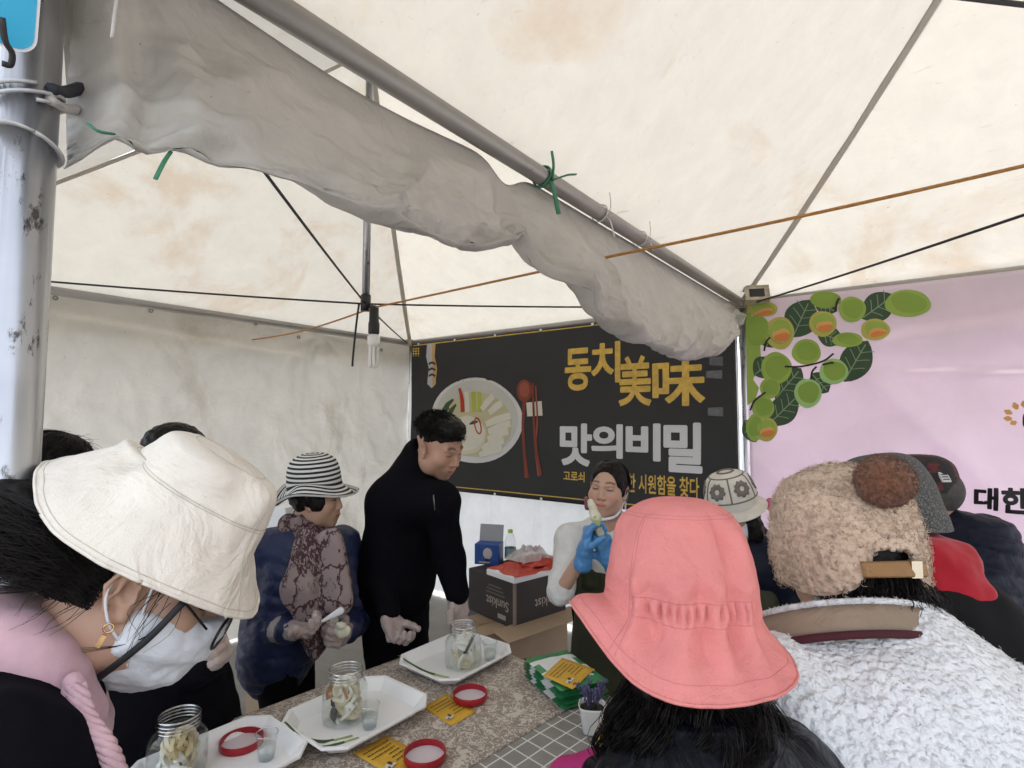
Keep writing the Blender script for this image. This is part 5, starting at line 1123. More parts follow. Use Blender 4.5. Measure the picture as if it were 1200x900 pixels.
solid('glove', hand_ops(*hR, 1, cR, .6, 1., .004)+[rc(hR[0]-nrm(hR[1])*.05, hR[0], .046, .034, .02)], .0036, M_GLOVE, STR, 1, lambda V: .004*fbm(V, 50, 2, 4))
solid('glove', hand_ops(*hL, -1, cL, .6, 1., .004), .0036, M_GLOVE, STR, 1, lambda V: .004*fbm(V, 50, 2, 5))
M_NAVY = cloth('navy_quilt', (.016, .024, .075), .5, .12, 150, spec=.4, wr=.35)
oj = torso_ops(k, .020, (.055, .010), .015, cuffR=.92, cuffL=.85, flat=.75, hem=.12, ga=.012)
oj += [rc(k.nb+k.sp*.03, k.nb-k.sp*.05, .075, .105, .03, (k.fw, .85)), ell(k.nb+k.sp*.06+k.fw*.03, A(.06, .065, .07), frame(k.fw, k.sp), .012, '-')]
solid('jacket', oj, .007, M_NAVY, STR, 1, lambda V: .004*fbm(V, 18, 3, 8)+.004*(np.abs(np.sin((V@k.br)*math.pi/.075))**.4-.6))
lower(k, STR)
q = lambda x, y, z, c=hc, f=fr, s=.98: c+f@(A(x, y, z)*s)
solid('hair', [ell(q(0, -.018, .02), A(.083, .096, .095), fr, .02), ell(q(0, .085, -.03), A(.075, .07, .11), fr, .012, '-'), ell(q(.062, .03, -.01), A(.022, .03, .035), fr, .02), ell(q(-.062, .03, -.01), A(.022, .03, .035), fr, .02)], .005, M_HAIR, STR, 1, lambda V: .003*fbm(V, 60, 2, 2))
t = NT('striped_straw'); a = t.attr('arc').outputs['Fac']; w = t.math('FRACT', t.math('MULTIPLY', t.math('ADD', a, t.math('MULTIPLY', t.noise(14, 2), .004)), 1/.0180))
col = t.mix(t.ramp(w, [(.46, 0.), (.52, 1.)]), (.012, .012, .016), (.66, .65, .62)); rib_ = t.math('SINE', t.math('MULTIPLY', a, 6.283/.0045))
M_STRIPE = t.done(t.pbr(col, .8, t.bump(rib_, .35, .0012)))
def dh(T, S, r, z):
    br_ = sst(.60, .75, S); return br_*(.006*np.sin(3*T+1)+.004*np.sin(5*T)), br_*(.022*np.sin(2*T+.8)+.012*np.sin(3*T+2.2))+sst(.88, 1., S)*.016
hat('hat', q(0, -.010, .030), tilt(fr, 6, 4), [(.0, .150), (.045, .146), (.082, .122), (.097, .085), (.101, .045), (.105, .022), (.122, .006), (.142, -.012), (.155, -.022), (.160, -.016)], M_STRIPE, STR, 96, .93, 1.06, dh, .003)
t = NT('scarf_print'); co = t.mix(.05, t.coord('Object', (1, 1, .6)), t.n('ShaderNodeTexNoise', i_Scale=14.).outputs[1]); n = t.noise(11, 3, .6, co, 1.); v = t.n('ShaderNodeTexVoronoi', feature='DISTANCE_TO_EDGE', i_Scale=15., i_Vector=co).outputs[0]; v2 = t.n('ShaderNodeTexVoronoi', feature='DISTANCE_TO_EDGE', i_Scale=70., i_Vector=co).outputs[0]
col = t.mix(t.ramp(v, [(.03, 1.), (.055, 0.)]), (.27, .205, .195), (.06, .024, .026)); col = t.mix(t.math('MULTIPLY', t.ramp(n, [(.50, 0.), (.56, 1.)]), t.ramp(v2, [(.10, 1.), (.22, 0.)])), col, (.055, .022, .025))
M_SCARF = t.done(t.pbr(col, .9, t.bump(t.noise(18, 3), .4, .02)))
sc = [rc(k.nb+k.br*.06+k.sp*.045+k.fw*.02, k.nb-k.br*.06+k.sp*.03+k.fw*.05, .05, .05, .02), rc(k.nb+k.br*.07+k.sp*.05-k.fw*.03, k.nb+k.fw*.10+k.sp*.0, .045, .045, .02), rc(k.nb-k.br*.07+k.sp*.05-k.fw*.03, k.nb+k.fw*.10+k.sp*.0, .045, .045, .02),
      rc(P(362, 632, 2.08), P(350, 690, 2.02), .040, .056, .02, (F, .5)), rc(P(386, 634, 2.06), P(394, 702, 2.04), .046, .058, .02, (F, .5)), rc(P(352, 690, 2.02), P(368, 762, 2.02), .055, .026, .02, (F, .5)), rc(P(372, 690, 2.06), P(372, 758, 2.04), .045, .03, .02, (F, .5)),
      ell(k.nb+k.sp*.09+k.fw*.01, A(.056, .062, .05), frame(k.fw, k.sp), .012, '-')]
solid('scarf', sc, .006, M_SCARF, STR, 1, lambda V: .011*(1-2*np.abs(vn(np.c_[V@R*11, V@F*9, V[:, 2]*1.6+V@R*2.5], 1.7, 4)))+.003*fbm(V, 25, 2, 6))
fp = P(402, 738, 1.95)
FD = thing('kimchi_piece', 'pale slice of radish held in plastic-gloved hands by the striped hat woman', 'food', fp)
solid('slice', [ell(P(401, 740, 1.955), A(.030, .016, .024), frame(F, Z), .01), ell(P(399, 733, 1.95), A(.022, .014, .012), None, .01)], .004, M_KIM, FD, 1, lambda V: .003*fbm(V, 50, 2, 5))
solid('wrapper', [rc(P(378, 728, 1.95), P(399, 716, 1.97), .006, .014, .006, (F, .5))], .003, M_FILM, FD, 1)
# ---- fleece helper: short curled tufts standing on a surface
def tufts(name, o, n, L, r, m, parent, seed=1, curl=.9, keep=None, M_=5):
    me = o.data; V = np.empty(len(me.vertices)*3, np.float32); me.vertices.foreach_get('co', V); V = V.reshape(-1, 3).astype(float)
    Q = np.array([p.vertices[:4] if len(p.vertices) > 3 else (*p.vertices, p.vertices[2]) for p in me.polygons]); g = np.random.default_rng(seed)
    c = V[Q].mean(1); nn = np.cross(V[Q[:, 2]]-V[Q[:, 0]], V[Q[:, 3]]-V[Q[:, 1]]); ar = np.linalg.norm(nn, axis=1); nn /= ar[:, None]+1e-12
    if keep is not None: ar = ar*keep(c, nn)
    i = g.choice(len(Q), n, p=ar/ar.sum()); w = g.dirichlet((1, 1, 1, 1), n); p = (V[Q[i]]*w[..., None]).sum(1); d = nn[i]
    t1 = np.cross(d, g.normal(size=(n, 3))); t1 /= np.linalg.norm(t1, axis=1)[:, None]; t2 = np.cross(d, t1); u = np.linspace(0, 1, M_)[None, :, None]; LL = L*g.uniform(.6, 1.3, (n, 1, 1)); a = u*g.uniform(3, 6, (n, 1, 1))
    C = p[:, None]-d[:, None]*L*.15+LL*(d[:, None]*(u*.75)+curl*.35*(t1[:, None]*np.sin(a)+t2[:, None]*(1-np.cos(a))))
    x = strands(name, C, r, m, parent); x['kind'] = 'stuff'; return x
def fleece(name, c, sc=140., b=.5, rough=.95):
    t = NT(name); v = t.n('ShaderNodeTexVoronoi', feature='SMOOTH_F1', i_Scale=sc, i_Vector=t.mix(.012, t.coord(), t.n('ShaderNodeTexNoise', i_Scale=60.).outputs[1])).outputs[0]; n = t.noise(12, 4, .6); c = np.array(c)
    col = t.ramp(n, [(.3, tuple(c*.90)), (.7, tuple(np.minimum(1, c*1.06)))]); h = t.math('ADD', t.math('MULTIPLY', v, -1.), t.math('MULTIPLY', t.noise(55, 4), .8))
    return t.done(t.pbr(col, rough, t.bump(h, b, .012), Sheen_Weight=.25, Specular_IOR_Level=.15))
def stitch(name, pts, m, parent, r=.0011): return obj(name, MB().tube(pts, r, 5), m, parent)

# ================= woman in the cream bucket hat
fr = tilt(frame(facing(150, 96), Z), -27, 0); s = 1.0
hc = P(146, 692, .66)-fr@A(.078, -.010, -.006); k = skel(hc, fr, facing(150, 88), .42, 1.0, .17, .86, .02)
k.eR = k.sR-Z*.26+k.bd*.06+k.br*.03; k.wR = k.eR+k.bd*.2-Z*.08; k.eL = k.sL-Z*.26+k.bd*.08; k.wL = k.eL+k.bd*.2-Z*.06
BW = person('woman in cream bucket hat with lowered mask and pink hood bowing over the table', k)
q = lambda x, y, z, c=hc, f=fr: c+f@A(x, y, z)
o = body_ops(k, 1., .98)+hand_ops(k.wR, k.bd-Z*.4, -k.br, 1)+hand_ops(k.wL, k.bd-Z*.4, k.br, -1)
# crisper ear
ax = fr@frame(A(.35, 1, .1), A(.25, -.12, 1))
o = o+[rc(q(.088, -.022, .018), q(.091, -.030, -.004), .0035, .0035, .003), rc(q(.090, -.030, -.004), q(.084, -.016, -.032), .0035, .004, .003), rc(q(.088, -.022, .018), q(.083, .004, .020), .0035, .003, .003), rc(q(.085, -.014, .008), q(.087, -.018, -.014), .0026, .0026, .003)]
solid('body', o, .0036, SKIN_T, BW, 1, None, lambda V: head_tone(V, hc, fr, 1., .9, (1.05, .6, .6), .9)*(1-.25*np.exp(-((V-q(.086, -.004, -.002))**2).sum(1)/.010**2))[:, None])
hr = [ell(q(0, -.022, .038), A(.081, .096, .088), fr, .02), ell(q(0, -.075, .0), A(.066, .05, .06), fr, .03), ell(q(0, .075, -.045), A(.09, .085, .090), fr, .015, '-'), rc(q(0, -.09, .0), q(-.01, -.14, .005), .045, .048, .04), ell(q(-.01, -.165, .0), A(.045, .05, .055), fr, .03), rc(q(-.01, -.19, -.01), q(.0, -.24, -.05), .04, .02, .03),
      ell(q(.080, -.008, -.012), A(.025, .026, .036), fr, .012, '-'), rbox(q(0, -.03, -.115), A(.2, .12, .06), fr, .01, .03, '-'), rbox(q(0, .1, -.06), A(.2, .102, .085), fr, .01, .01, '-'), ell(q(.048, .084, .022), A(.030, .024, .030), fr, .02), ell(q(0, .070, .045), A(.055, .026, .028), fr, .02)]
solid('hair', hr, .004, M_HAIR, BW, 1, lambda V: .0025*fbm(V*A(1, 1, 1), 70, 2, 2))
g = np.random.default_rng(4); C = []
for i in range(2000):     # swept back to the tied tail
    a = g.uniform(-1.1, 1.1); z0 = g.uniform(-.038, .045); st = A(.083*math.cos(a*.5)*np.sign(g.uniform(-1, 1)), -.03+.05*g.uniform(-1, .0), z0)
    if g.uniform() < .75: st[0] = abs(st[0])
    st[0] *= math.sqrt(max(.1, 1-(z0/.1)**2*.6)); en = A(.01+.025*g.normal(), -.170+.020*g.normal(), .0+.030*g.normal()); md = (st+en)/2+A(.020*np.sign(st[0]), -.004, .010)*(1-abs(z0)*4)
    c_ = spline(np.stack([st, md, en]), 8); c_[:, 2] = np.minimum(c_[:, 2], .045); C.append(c_)
strands('hair_strands', hc+np.array(C)@fr.T, .0007, M_HAIR, BW)
C = []
for i in range(30): # loose wisps along the neck and cheek
    st = q(.074+.004*g.normal(), -.045+.03*g.uniform(-1, 1), -.02+.02*g.uniform(-1, 1)) if i < 16 else q(.073, .035+.015*g.normal(), .01+.01*g.normal())
    e2 = st+fr@(A(.008, -.025, -.045)*g.uniform(.5, 1.2) if i < 16 else A(.012, .010*g.normal()-.005, -.075)*g.uniform(.5, 1.2)); C.append(spline(np.stack([st, (st+e2)/2+fr@A(.010, .01*g.normal(), 0), e2]), 8))
strands('loose_hair', C, .0005, M_HAIR, BW)
# long strand drawn across the cheek
C = [spline(np.stack([q(.070, .060, .0)+fr@A(.004, 0, .004*j), q(.080, .045, -.035), q(.078, .020, -.062), q(.066, -.030, -.095+.003*j), q(.05, -.06, -.125+.004*j)]), 14) for j in range(4)]
strands('cheek_hair', C, .0005, M_HAIR, BW)
M_CREAM = cloth('cream_twill', (.74, .69, .61), .92, .5, 380, var=.05, wr=.6, spec=.12); M_CRM2 = cloth('cream_stitch', (.50, .46, .39), .9)
def dh(T, S, r, z):
    br_ = sst(.52, .62, S); cr = sst(.16, .3, S)*(1-sst(.40, .60, S)); pt = np.stack([np.cos(T)*r*9, np.sin(T)*r*9, z*9], -1).reshape(-1, 3)
    n1 = fbm(pt, 1.0, 3, 5).reshape(T.shape); n2 = fbm(pt, 2.7, 3, 6).reshape(T.shape); d = lambda a: np.abs((T-rad(a)+math.pi) % (2*math.pi)-math.pi)
    dr = .006*n1*(cr+.6*br_)+.003*n2*sst(.1, .3, S); dz = .006*n1*(1-sst(.1, .25, S))
    dr += -.016*np.exp(-(d(285)/.2)**2)*np.exp(-((S-.60)/.09)**2)            # dent where the brim kinks at the back
    dr += .016*np.exp(-(d(262)/.45)**2)*br_; dz += br_*(.016*np.exp(-(d(265)/.6)**2)-.010*np.exp(-(d(90)/.6)**2))+.004*br_*np.sin(3*T+1)
    dr += -.010*cr*np.exp(-(d(20)/.25)**2)+.006*cr*np.exp(-(d(45)/.2)**2)
    dr += -.0016*np.exp(-((S-.545)/.006)**2)                                    # seam line
    return dr, dz
hfr = tilt(fr, -8, 7)
ht, at = hat('hat', q(.0, .004, .052), hfr, [(.0, .130), (.05, .129), (.074, .122), (.084, .109), (.091, .082), (.097, .058), (.103, .042), (.117, .025), (.135, .004), (.147, -.011), (.150, -.015)], M_CREAM, BW, 220, .94, 1.06, dh, .0028, 110)
u = np.linspace(0, 2*math.pi, 120)
stitch('brim_edge', at(u, np.full(120, .998)), M_CREAM, ht, .0022)
for sv in (.538, .553, .965): stitch('stitching', at(u, np.full(120, sv))+0*Z, M_CRM2, ht, .0006)
for a in (52, 232): v = np.linspace(.20, .97, 40); stitch('panel_seam', at(np.full(40, rad(a)), v), M_CRM2, ht, .0009)
stitch('crown_seam', at(u, np.full(120, .215)), M_CRM2, ht, .0009)
lin_ = hat('hat_lining', q(.0, .004, .0505), hfr, [(.0, .120), (.064, .112), (.083, .080), (.089, .056), (.096, .038), (.110, .020), (.128, -.001), (.142, -.014)], mat('dark_lining', (.02, .02, .025), .9), ht, 96, .94, 1.06, dh, .001, 60)[0]
# mask pulled low
def mask_ops(qq, f, up=-.012, grow=.006, back=.005):
    return [ell(qq(0, .030, -.050), A(.066, .068, .072)+grow, f, .02), ell(qq(0, .060, -.078), A(.045, .045, .042)+grow, f, .02), ell(qq(0, .088, -.040), A(.020, .030, .030)+grow, f, .03), rbox(qq(0, .05, up+.10), A(.2, .2, .10), f, .004, .006, '-'), rbox(qq(0, back-.1, -.06), A(.2, .1, .2), f, .004, .006, '-')]
solid('mask', mask_ops(q, fr, -.026, .010, .012), .004, M_MASK, BW, 1, lambda V: .0035*(1-2*np.abs(vn(V@fr*A(.3, .3, 1), 55, 3)))+.0018*fbm(V, 70, 2, 2))
obj('mask_loop', MB().tube(spline([q(.072, .014, -.062), q(.086, -.010, -.038), q(.090, -.026, -.008), q(.088, -.02, .02), q(.078, .01, .022), q(.072, .022, -.035)], 24), .0017, 6), M_MASK, BW)
M_STRAP = mat('black_strap', (.010, .010, .012), .6)
obj('chin_strap', MB().tube(spline([q(.086, .055, .005), q(.088, .040, -.045), q(.078, .020, -.092), q(.03, .012, -.125), q(-.04, .015, -.11)], 24), .0042, 8, flat=.3, updir=fr[:, 0]), M_STRAP, BW)
gold = mat('gold_metal', (.70, .45, .22), .25, Metallic=1.)
th = np.linspace(0, 2*math.pi, 18); e0 = q(.088, -.004, -.046)
obj('earring', MB().tube(e0+np.outer(np.cos(th)*.005, fr[:, 1])+np.outer(np.sin(th)*.005, fr[:, 2]), .0012, 6, False), gold, BW)
obj('earring_drop', MB().box((-.002, -.0025, -.022), (.002, .0025, -.008), m4(fr, e0)), gold, BW, False)
M_FRAME = mat('dark_metal_frame', (.03, .027, .025), .25, Metallic=.6)
GL = obj('glasses', MB().tube(spline([q(.078, -.005, .012), q(.080, .045, .006), q(.066, .098, -.024)], 12), .0016, 6).tube(q(.037, .122, -.030)+np.outer(np.cos(th)*.028, nrm(A(.93, -.30, 0)@fr.T))+np.outer(np.sin(th)*.022, fr[:, 2]), .002, 6, False).tube(q(-.037, .122, -.030)+np.outer(np.cos(th)*.028, nrm(A(.93, .30, 0)@fr.T))+np.outer(np.sin(th)*.022, fr[:, 2]), .002, 6, False), M_FRAME, BW)
t = NT('lens_glass'); g1 = t.pbr((.55, .56, .55), .05, None, Specular_IOR_Level=.9); g2 = t.n('ShaderNodeBsdfTransparent').outputs[0]; mx = t.n('ShaderNodeMixShader', i_0=.35); t.t.links.new(g2, mx.inputs[1]); t.t.links.new(g1, mx.inputs[2]); M_LENS = t.done(mx.outputs[0])
for sd in (1, -1): obj('lens', MB().add([q(sd*.037, .122, -.030)+math.cos(a)*.027*nrm(A(.93, -.30*sd, 0)@fr.T)+math.sin(a)*.021*fr[:, 2] for a in th[:-1]], [tuple(range(17))]), M_LENS, GL)
# jacket and hood
solid('jacket', torso_ops(k, .022, None, .02, flat=.78)+[rc(k.sR, k.sR+k.sp*.02, .085, .085, .05), rc(k.sL, k.sL+k.sp*.02, .085, .085, .05)], .011, M_JBLACK, BW, 2, lambda V: .008*fbm(V, 10, 3, 18))
M_PINKH = cloth('pink_fleece', (.52, .33, .36), .95, .3, 200, .2)
n0 = k.nb+k.sp*.03
hd = []
ring = [n0+k.br*.082*math.cos(a)+k.fw*(.075*math.sin(a)+.01)+k.sp*(.012*math.cos(2*a)-.030*math.sin(a)) for a in np.linspace(0, 2*math.pi, 15)]
for i in range(14): hd.append(rc(ring[i], ring[i+1], .034, .034, .008))
r2 = [n0-k.sp*.055+k.br*.105*math.cos(a)+k.fw*(.10*math.sin(a)+.0)+k.sp*(-.035*math.sin(a)) for a in np.linspace(0, 2*math.pi, 15)]
for i in range(14): hd.append(rc(r2[i], r2[i+1], .036, .036, .007))
hd += [rc(n0-k.fw*.10-k.sp*.03, n0-k.fw*.15-k.sp*.16, .07, .06, .04, (k.fw, .6)), rc(n0+k.fw*.09-k.sp*.06, n0+k.fw*.11-k.sp*.20, .05, .05, .03, (k.fw, .5))]
solid('hood', hd, .005, M_PINKH, BW, 1, lambda V: .005*fbm(V, 18, 3, 3))
kn = P(88, 812, .60); M_CORD = cloth('pink_cord', (.55, .36, .39), .9, .8, 300)
cd = spline([kn+A(0, 0, .01), P(100, 838, .58), P(122, 870, .57), P(136, 905, .57), P(140, 940, .57)], 40); g_ = MB()
for j in range(5):
    a = np.linspace(0, 16, 40)+j*2*math.pi/5; off = np.outer(np.cos(a), R)*.0075+np.outer(np.sin(a), F)*.0055; g_.tube(cd+off, .0042, 6)
obj('draw_cord', g_, M_CORD, BW)
solid('cord_knot', [ell(kn, A(.014, .012, .012), None, .01), rc(kn+A(-.008, 0, .010), kn+A(.008, 0, -.008), .010, .010, .005)], .003, M_PINKH, BW, 1)
lower(k, BW)

# ================= woman in the pink bucket hat, from behind
fr = tilt(frame(facing(806, -12), Z), -17, 2); hc = P(797, 718, .72); k = skel(hc, fr, facing(806, -30), .20, .98, .17, .84)
k.nb = k.nb-Z*.02; k.sL, k.sR = P(782, 945, .74), P(905, 940, .66); k.eR = k.sR-Z*.26+k.br*.04+k.bd*.04; k.wR = k.eR+k.bd*.2; k.eL = k.sL-Z*.24-k.br*.03+k.bd*.06; k.wL = k.eL+k.bd*.2
PW = person('woman in salmon pink bucket hat with gathered back and black curly hair', k)
q = lambda x, y, z, c=hc, f=fr: c+f@A(x, y, z)
solid('body', body_ops(k, .97, .96)+hand_ops(k.wR, k.bd, -Z, 1)+hand_ops(k.wL, k.bd, -Z, -1), .008, SKIN_T, PW, 1, None, lambda V: head_tone(V, hc, fr, .98))
M_PINK = cloth('pink_cotton', (.67, .235, .22), .95, .7, 420, var=.07, wr=.45, spec=.12); M_PNK2 = cloth('pink_stitch', (.53, .18, .185), .9)
def dh(T, S, r, z):
    d = lambda a: np.abs((T-rad(a)+math.pi) % (2*math.pi)-math.pi); br_ = sst(.66, .74, S); cr = sst(.2, .32, S)*(1-sst(.55, .66, S))
    pt = np.stack([np.cos(T)*r*9, np.sin(T)*r*9, z*9], -1).reshape(-1, 3); n1 = fbm(pt, 1., 3, 15).reshape(T.shape); n2 = fbm(pt, 3., 3, 16).reshape(T.shape)
    back = 1-sst(.72, .90, d(272)); gath = np.exp(-((S-.69)/.035)**2)*back
    fine = np.abs(np.sin(T*26+1.3*np.sin(T*7)+2*n1)); wide = np.sin(T*13+.9*np.sin(T*5))
    dr = .006*n1*cr+.002*n2*sst(.1, .3, S)-.003*gath+.013*gath*(fine**.6-.5)+.0085*back*wide*(np.exp(-((S-.80)/.10)**2)+.9*np.exp(-((S-.60)/.06)**2))
    dr += .005*np.exp(-((S-.575)/.05)**2)*back                                       # cloth puffs out over the elastic
    dr += -.012*np.exp(-(d(300)/.13)**2)*np.exp(-((S-.42)/.16)**2)+.006*np.exp(-(d(318)/.12)**2)*np.exp(-((S-.45)/.18)**2)
    dz = .0015*n1*(1-sst(.15, .3, S))-.002*np.exp(-(d(290)/.6)**2)*(1-sst(.1, .34, S))*sst(.02, .1, S)
    up = np.exp(-(d(188)/.62)**2); dz += sst(.62, 1., S)*(.056*up-.012*np.exp(-(d(285)/.8)**2)+.004*np.sin(4*T)); dr += sst(.66, 1., S)*(.012*up)
    return dr, dz
hfr = tilt(fr, 13, -2)
ht, at = hat('hat', q(.0, -.004, .004), hfr, [(.0, .144), (.035, .141), (.064, .127), (.083, .101), (.094, .068), (.099, .036), (.100, .012), (.100, .000), (.106, -.012), (.119, -.028), (.132, -.044), (.135, -.049)], M_PINK, PW, 300, .97, 1.06, dh, .0028, 120)
stitch('brim_edge', at(u, np.full(120, .998)), M_PINK, ht, .0023)
uu = np.linspace(0, 2*math.pi, 240)
for sv in (.262, .282, .93): stitch('stitching', at(uu, np.full(240, sv)), M_PNK2, ht, .0005)
for a in (222, 225, 40): v = np.linspace(.27, .98, 50); stitch('panel_seam', at(np.full(50, rad(a)), v), M_PNK2, ht, .0005)
for sv in (.645, .735): a = np.linspace(rad(226), rad(318), 160); stitch('elastic_seam', at(a, np.full(160, sv)), M_PNK2, ht, .0005)
solid('hair', [ell(q(0, -.008, -.004), A(.077, .087, .084), fr, .02), ell(q(0, -.045, -.085), A(.080, .055, .060), fr, .03), ell(q(0, .09, -.05), A(.075, .07, .12), fr, .015, '-')], .006, M_HAIR, PW, 1, lambda V: .006*fbm(V, 40, 2, 2))
g = np.random.default_rng(6); C = []
for i in range(85):       # wavy locks
    a = rad(g.uniform(192, 375)); n_ = A(math.cos(a), math.sin(a), 0); s_ = np.cross(n_, Z); w = np.linspace(0, 1, 10)[:, None]; L = g.uniform(.055, .105); ph = g.uniform(0, 6.3); fq = g.uniform(4, 7.5); cu = g.uniform(.008, .018)
    gd = A(.072*math.cos(a), .080*math.sin(a)-.010, g.uniform(-.105, -.070))+w*A(0, 0, -1)*L+n_*(.030*np.sin(w*2.2)*g.uniform(.5, 1.5)-.018*w**3)+cu*w**.7*(np.sin(fq*w+ph)*s_*1.2+np.cos(fq*w+ph)*n_)
    for _ in range(34):
        o_ = g.normal(size=3)*.0062; C.append(gd+o_*(1-.55*w)+.0006*np.sin(6*w+g.uniform(0, 6))*s_)
strands('hair_curls', hc+np.array(C)@fr.T, .0007, M_HAIR, PW)
oj = torso_ops(k, .024, None, .01, flat=.75)+[rc(k.nb+k.sp*.03-k.fw*.01, k.nb-k.sp*.05, .088, .115, .03, (k.fw, .9)), ell(k.nb+k.sp*.07, A(.075, .075, .06), frame(k.fw, k.sp), .012, '-'), rc(k.sL, k.sR, .07, .07, .05)]
solid('jacket', oj, .008, M_SHELL, PW, 1, lambda V: .009*fbm(V, 11, 3, 28))
lower(k, PW)
M_MAG = cloth('magenta_lining', (.34, .02, .12), .8)
sl = P(690, 884, .70)
solid('shoulder_lapel', [rc(P(664, 912, .74), P(700, 900, .72), .020, .024, .02), rc(P(646, 922, .76), P(664, 912, .74), .018, .020, .02)], .005, M_MAG, PW, 1, lambda V: .003*fbm(V, 25, 2, 4))
solid('sleeve_fold', [rc(P(706, 910, .70), P(772, 890, .68), .026, .040, .02), rc(P(772, 890, .68), P(850, 880, .66), .040, .045, .02)], .006, M_SHELL, PW, 1, lambda V: .005*fbm(V, 20, 3, 9))

# ================= woman in white sherpa jacket and teddy cap
fr = tilt(frame(facing(988, -34), Z), -16, 4); hc = P(988, 640, .93); k = skel(hc, fr, facing(988, -30), .30, 1.02, .175, .84); k.sL = k.sL-k.sp*.02; k.sR = P(1052, 852, .86)
k.eR = k.sR-Z*.26+k.br*.05+k.bd*.06; k.wR = k.eR+k.bd*.22; k.eL = k.sL-Z*.24-k.br*.02+k.bd*.10; k.wL = k.eL+k.bd*.2
SW = person('woman in white sherpa jacket and fluffy beige cap with brown pompom', k)
q = lambda x, y, z, c=hc, f=fr: c+f@A(x, y, z)
solid('body', body_ops(k, .98, .96)+hand_ops(k.wR, k.bd, -Z, 1)+hand_ops(k.wL, k.bd, -Z, -1), .0075, SKIN_T, SW, 1, None, lambda V: head_tone(V, hc, fr, 1.))
M_TED, M_POM, M_SHP = fleece('teddy_fleece', (.64, .48, .36), 130), fleece('brown_fleece', (.20, .085, .045), 160), fleece('white_sherpa', (.74, .75, .77), 120, .75)
def dh(T, S, r, z):
    pt = np.stack([np.cos(T)*r*9, np.sin(T)*r*9, z*9], -1).reshape(-1, 3); n1 = fbm(pt, 1., 3, 25).reshape(T.shape); d = np.abs((T-rad(270)+math.pi) % (2*math.pi)-math.pi)
    lf = np.abs((T-rad(215)+math.pi) % (2*math.pi)-math.pi)
    pw = np.stack([np.cos(T)*r*.96, np.sin(T)*r*1.06, z], -1).reshape(-1, 3); pw = pw+.003*np.stack([vn(pw, 90, 1), vn(pw, 90, 2), vn(pw, 90, 3)], 1); wr_ = worley(pw, .0085, 7).reshape(T.shape)
    return .0065*(.5-wr_)+.006*n1*sst(.05, .3, S)+.006*np.exp(-(lf/.7)**2)*sst(.4, .8, S), .006*n1+sst(.75, 1., S)*(.056*np.exp(-(d/.40)**4)-.022*np.exp(-(lf/.5)**2))
ht, at = hat('cap', q(0, -.004, .0), fr, [(.0, .138), (.04, .132), (.076, .112), (.100, .078), (.113, .034), (.116, -.008), (.112, -.048), (.108, -.060)], M_TED, SW, 300, .96, 1.06, dh, .006, 130)
tufts('cap_fleece', ht, 5000, .0075, .0008, M_TED, ht, 3, 1.5, None, 4)
ps = P(1037, 564, .835); g_ = MB().ball((0, 0, 0), (.040, .040, .038), 90, 60); V_ = g_.v[0]; g_.v[0] = ps+V_*(1+.11*(.5-worley(V_, .0075, 3)))[:, None]; ball = obj('pompom', g_, M_POM, SW); tufts('pompom_fleece', ball, 2000, .005, .0007, M_POM, ball, 4, .9, None, 4)
a = np.linspace(rad(248), rad(292), 20); e_ = at(np.array([rad(243), rad(297)]), np.array([.97, .97])); w_ = np.linspace(0, 1, 20)[:, None]; sp_ = e_[0]*(1-w_)+e_[1]*w_-np.sin(w_*math.pi)*fr[:, 1]*.022+Z*.010
M_BAND = cloth('tan_webbing', (.30, .17, .075), .8, .8, 260)
st_ = obj('strap', MB().tube(sp_, .0115, 8, flat=.2, updir=fr[:, 1]), M_BAND, ht)
obj('buckle', MB().box((-.008, -.005, -.012), (.008, .005, .012), m4(frame(np.cross(fr[:, 0], Z), Z), sp_[13])), mat('bright_metal', (.6, .55, .45), .2, Metallic=1.), ht, False)
solid('hair', [ell(q(0, -.010, .0), A(.090, .102, .095), fr, .02), ell(q(0, -.06, -.075), A(.080, .050, .045), fr, .03), ell(q(0, .085, -.05), A(.09, .09, .12), fr, .015, '-')], .006, M_HAIR, SW, 1, lambda V: .005*fbm(V, 40, 2, 2))
g = np.random.default_rng(9); C = []
for i in range(900):
    a = rad(g.uniform(225, 345)); st = A(.085*math.cos(a), .098*math.sin(a)-.01, g.uniform(-.09, -.03)); n_ = A(math.cos(a), math.sin(a), 0); w = np.linspace(0, 1, 7)[:, None]; L = g.uniform(.04, .075); ph = g.uniform(0, 6.3)
    C.append(st+w*A(0, 0, -1)*L+n_*w*.03*g.uniform(-.2, 1.3)+.008*w*(np.cos(7*w+ph)*n_+np.sin(7*w+ph)*np.cross(n_, Z)))
strands('hair_curls', hc+np.array(C)@fr.T, .0012, M_HAIR, SW)
oj = torso_ops(k, .038, None, .03, flat=.85)+[rc(k.sL, k.sR, .10, .10, .06), rc(k.nb-k.sp*.20-k.fw*.03, k.nb-k.sp*.34-k.fw*.04, .14, .17, .08, (k.fw, .8))]
jk = solid('jacket', oj, .0058, M_SHP, SW, 2, lambda V: .008*fbm(V, 9, 3, 38)+.0055*(.55-worley(V+.004*np.stack([vn(V, 60, 1), vn(V, 60, 2), vn(V, 60, 3)], 1), .0125, 5)))
vd = nrm(hc-CAM); tufts('jacket_fleece', jk, 3000, .0050, .0006, M_SHP, jk, 6, 1.5, lambda c, n_: ((n_@vd) < .25)*(c[:, 2] > .95), 4)
cc = k.nb+k.sp*.062-R*.05; rg = lambda rr, dz, n=21: [cc+k.br*rr*math.cos(a)*1.0+k.fw*(rr*.85*math.sin(a))+k.sp*(dz+.004*math.sin(a)) for a in np.linspace(0, 2*math.pi, n)]
M_TAN, M_MAR = cloth('tan_collar', (.27, .205, .15), .8, .2, 200, wr=.3), cloth('maroon_piping', (.06, .012, .018), .8)
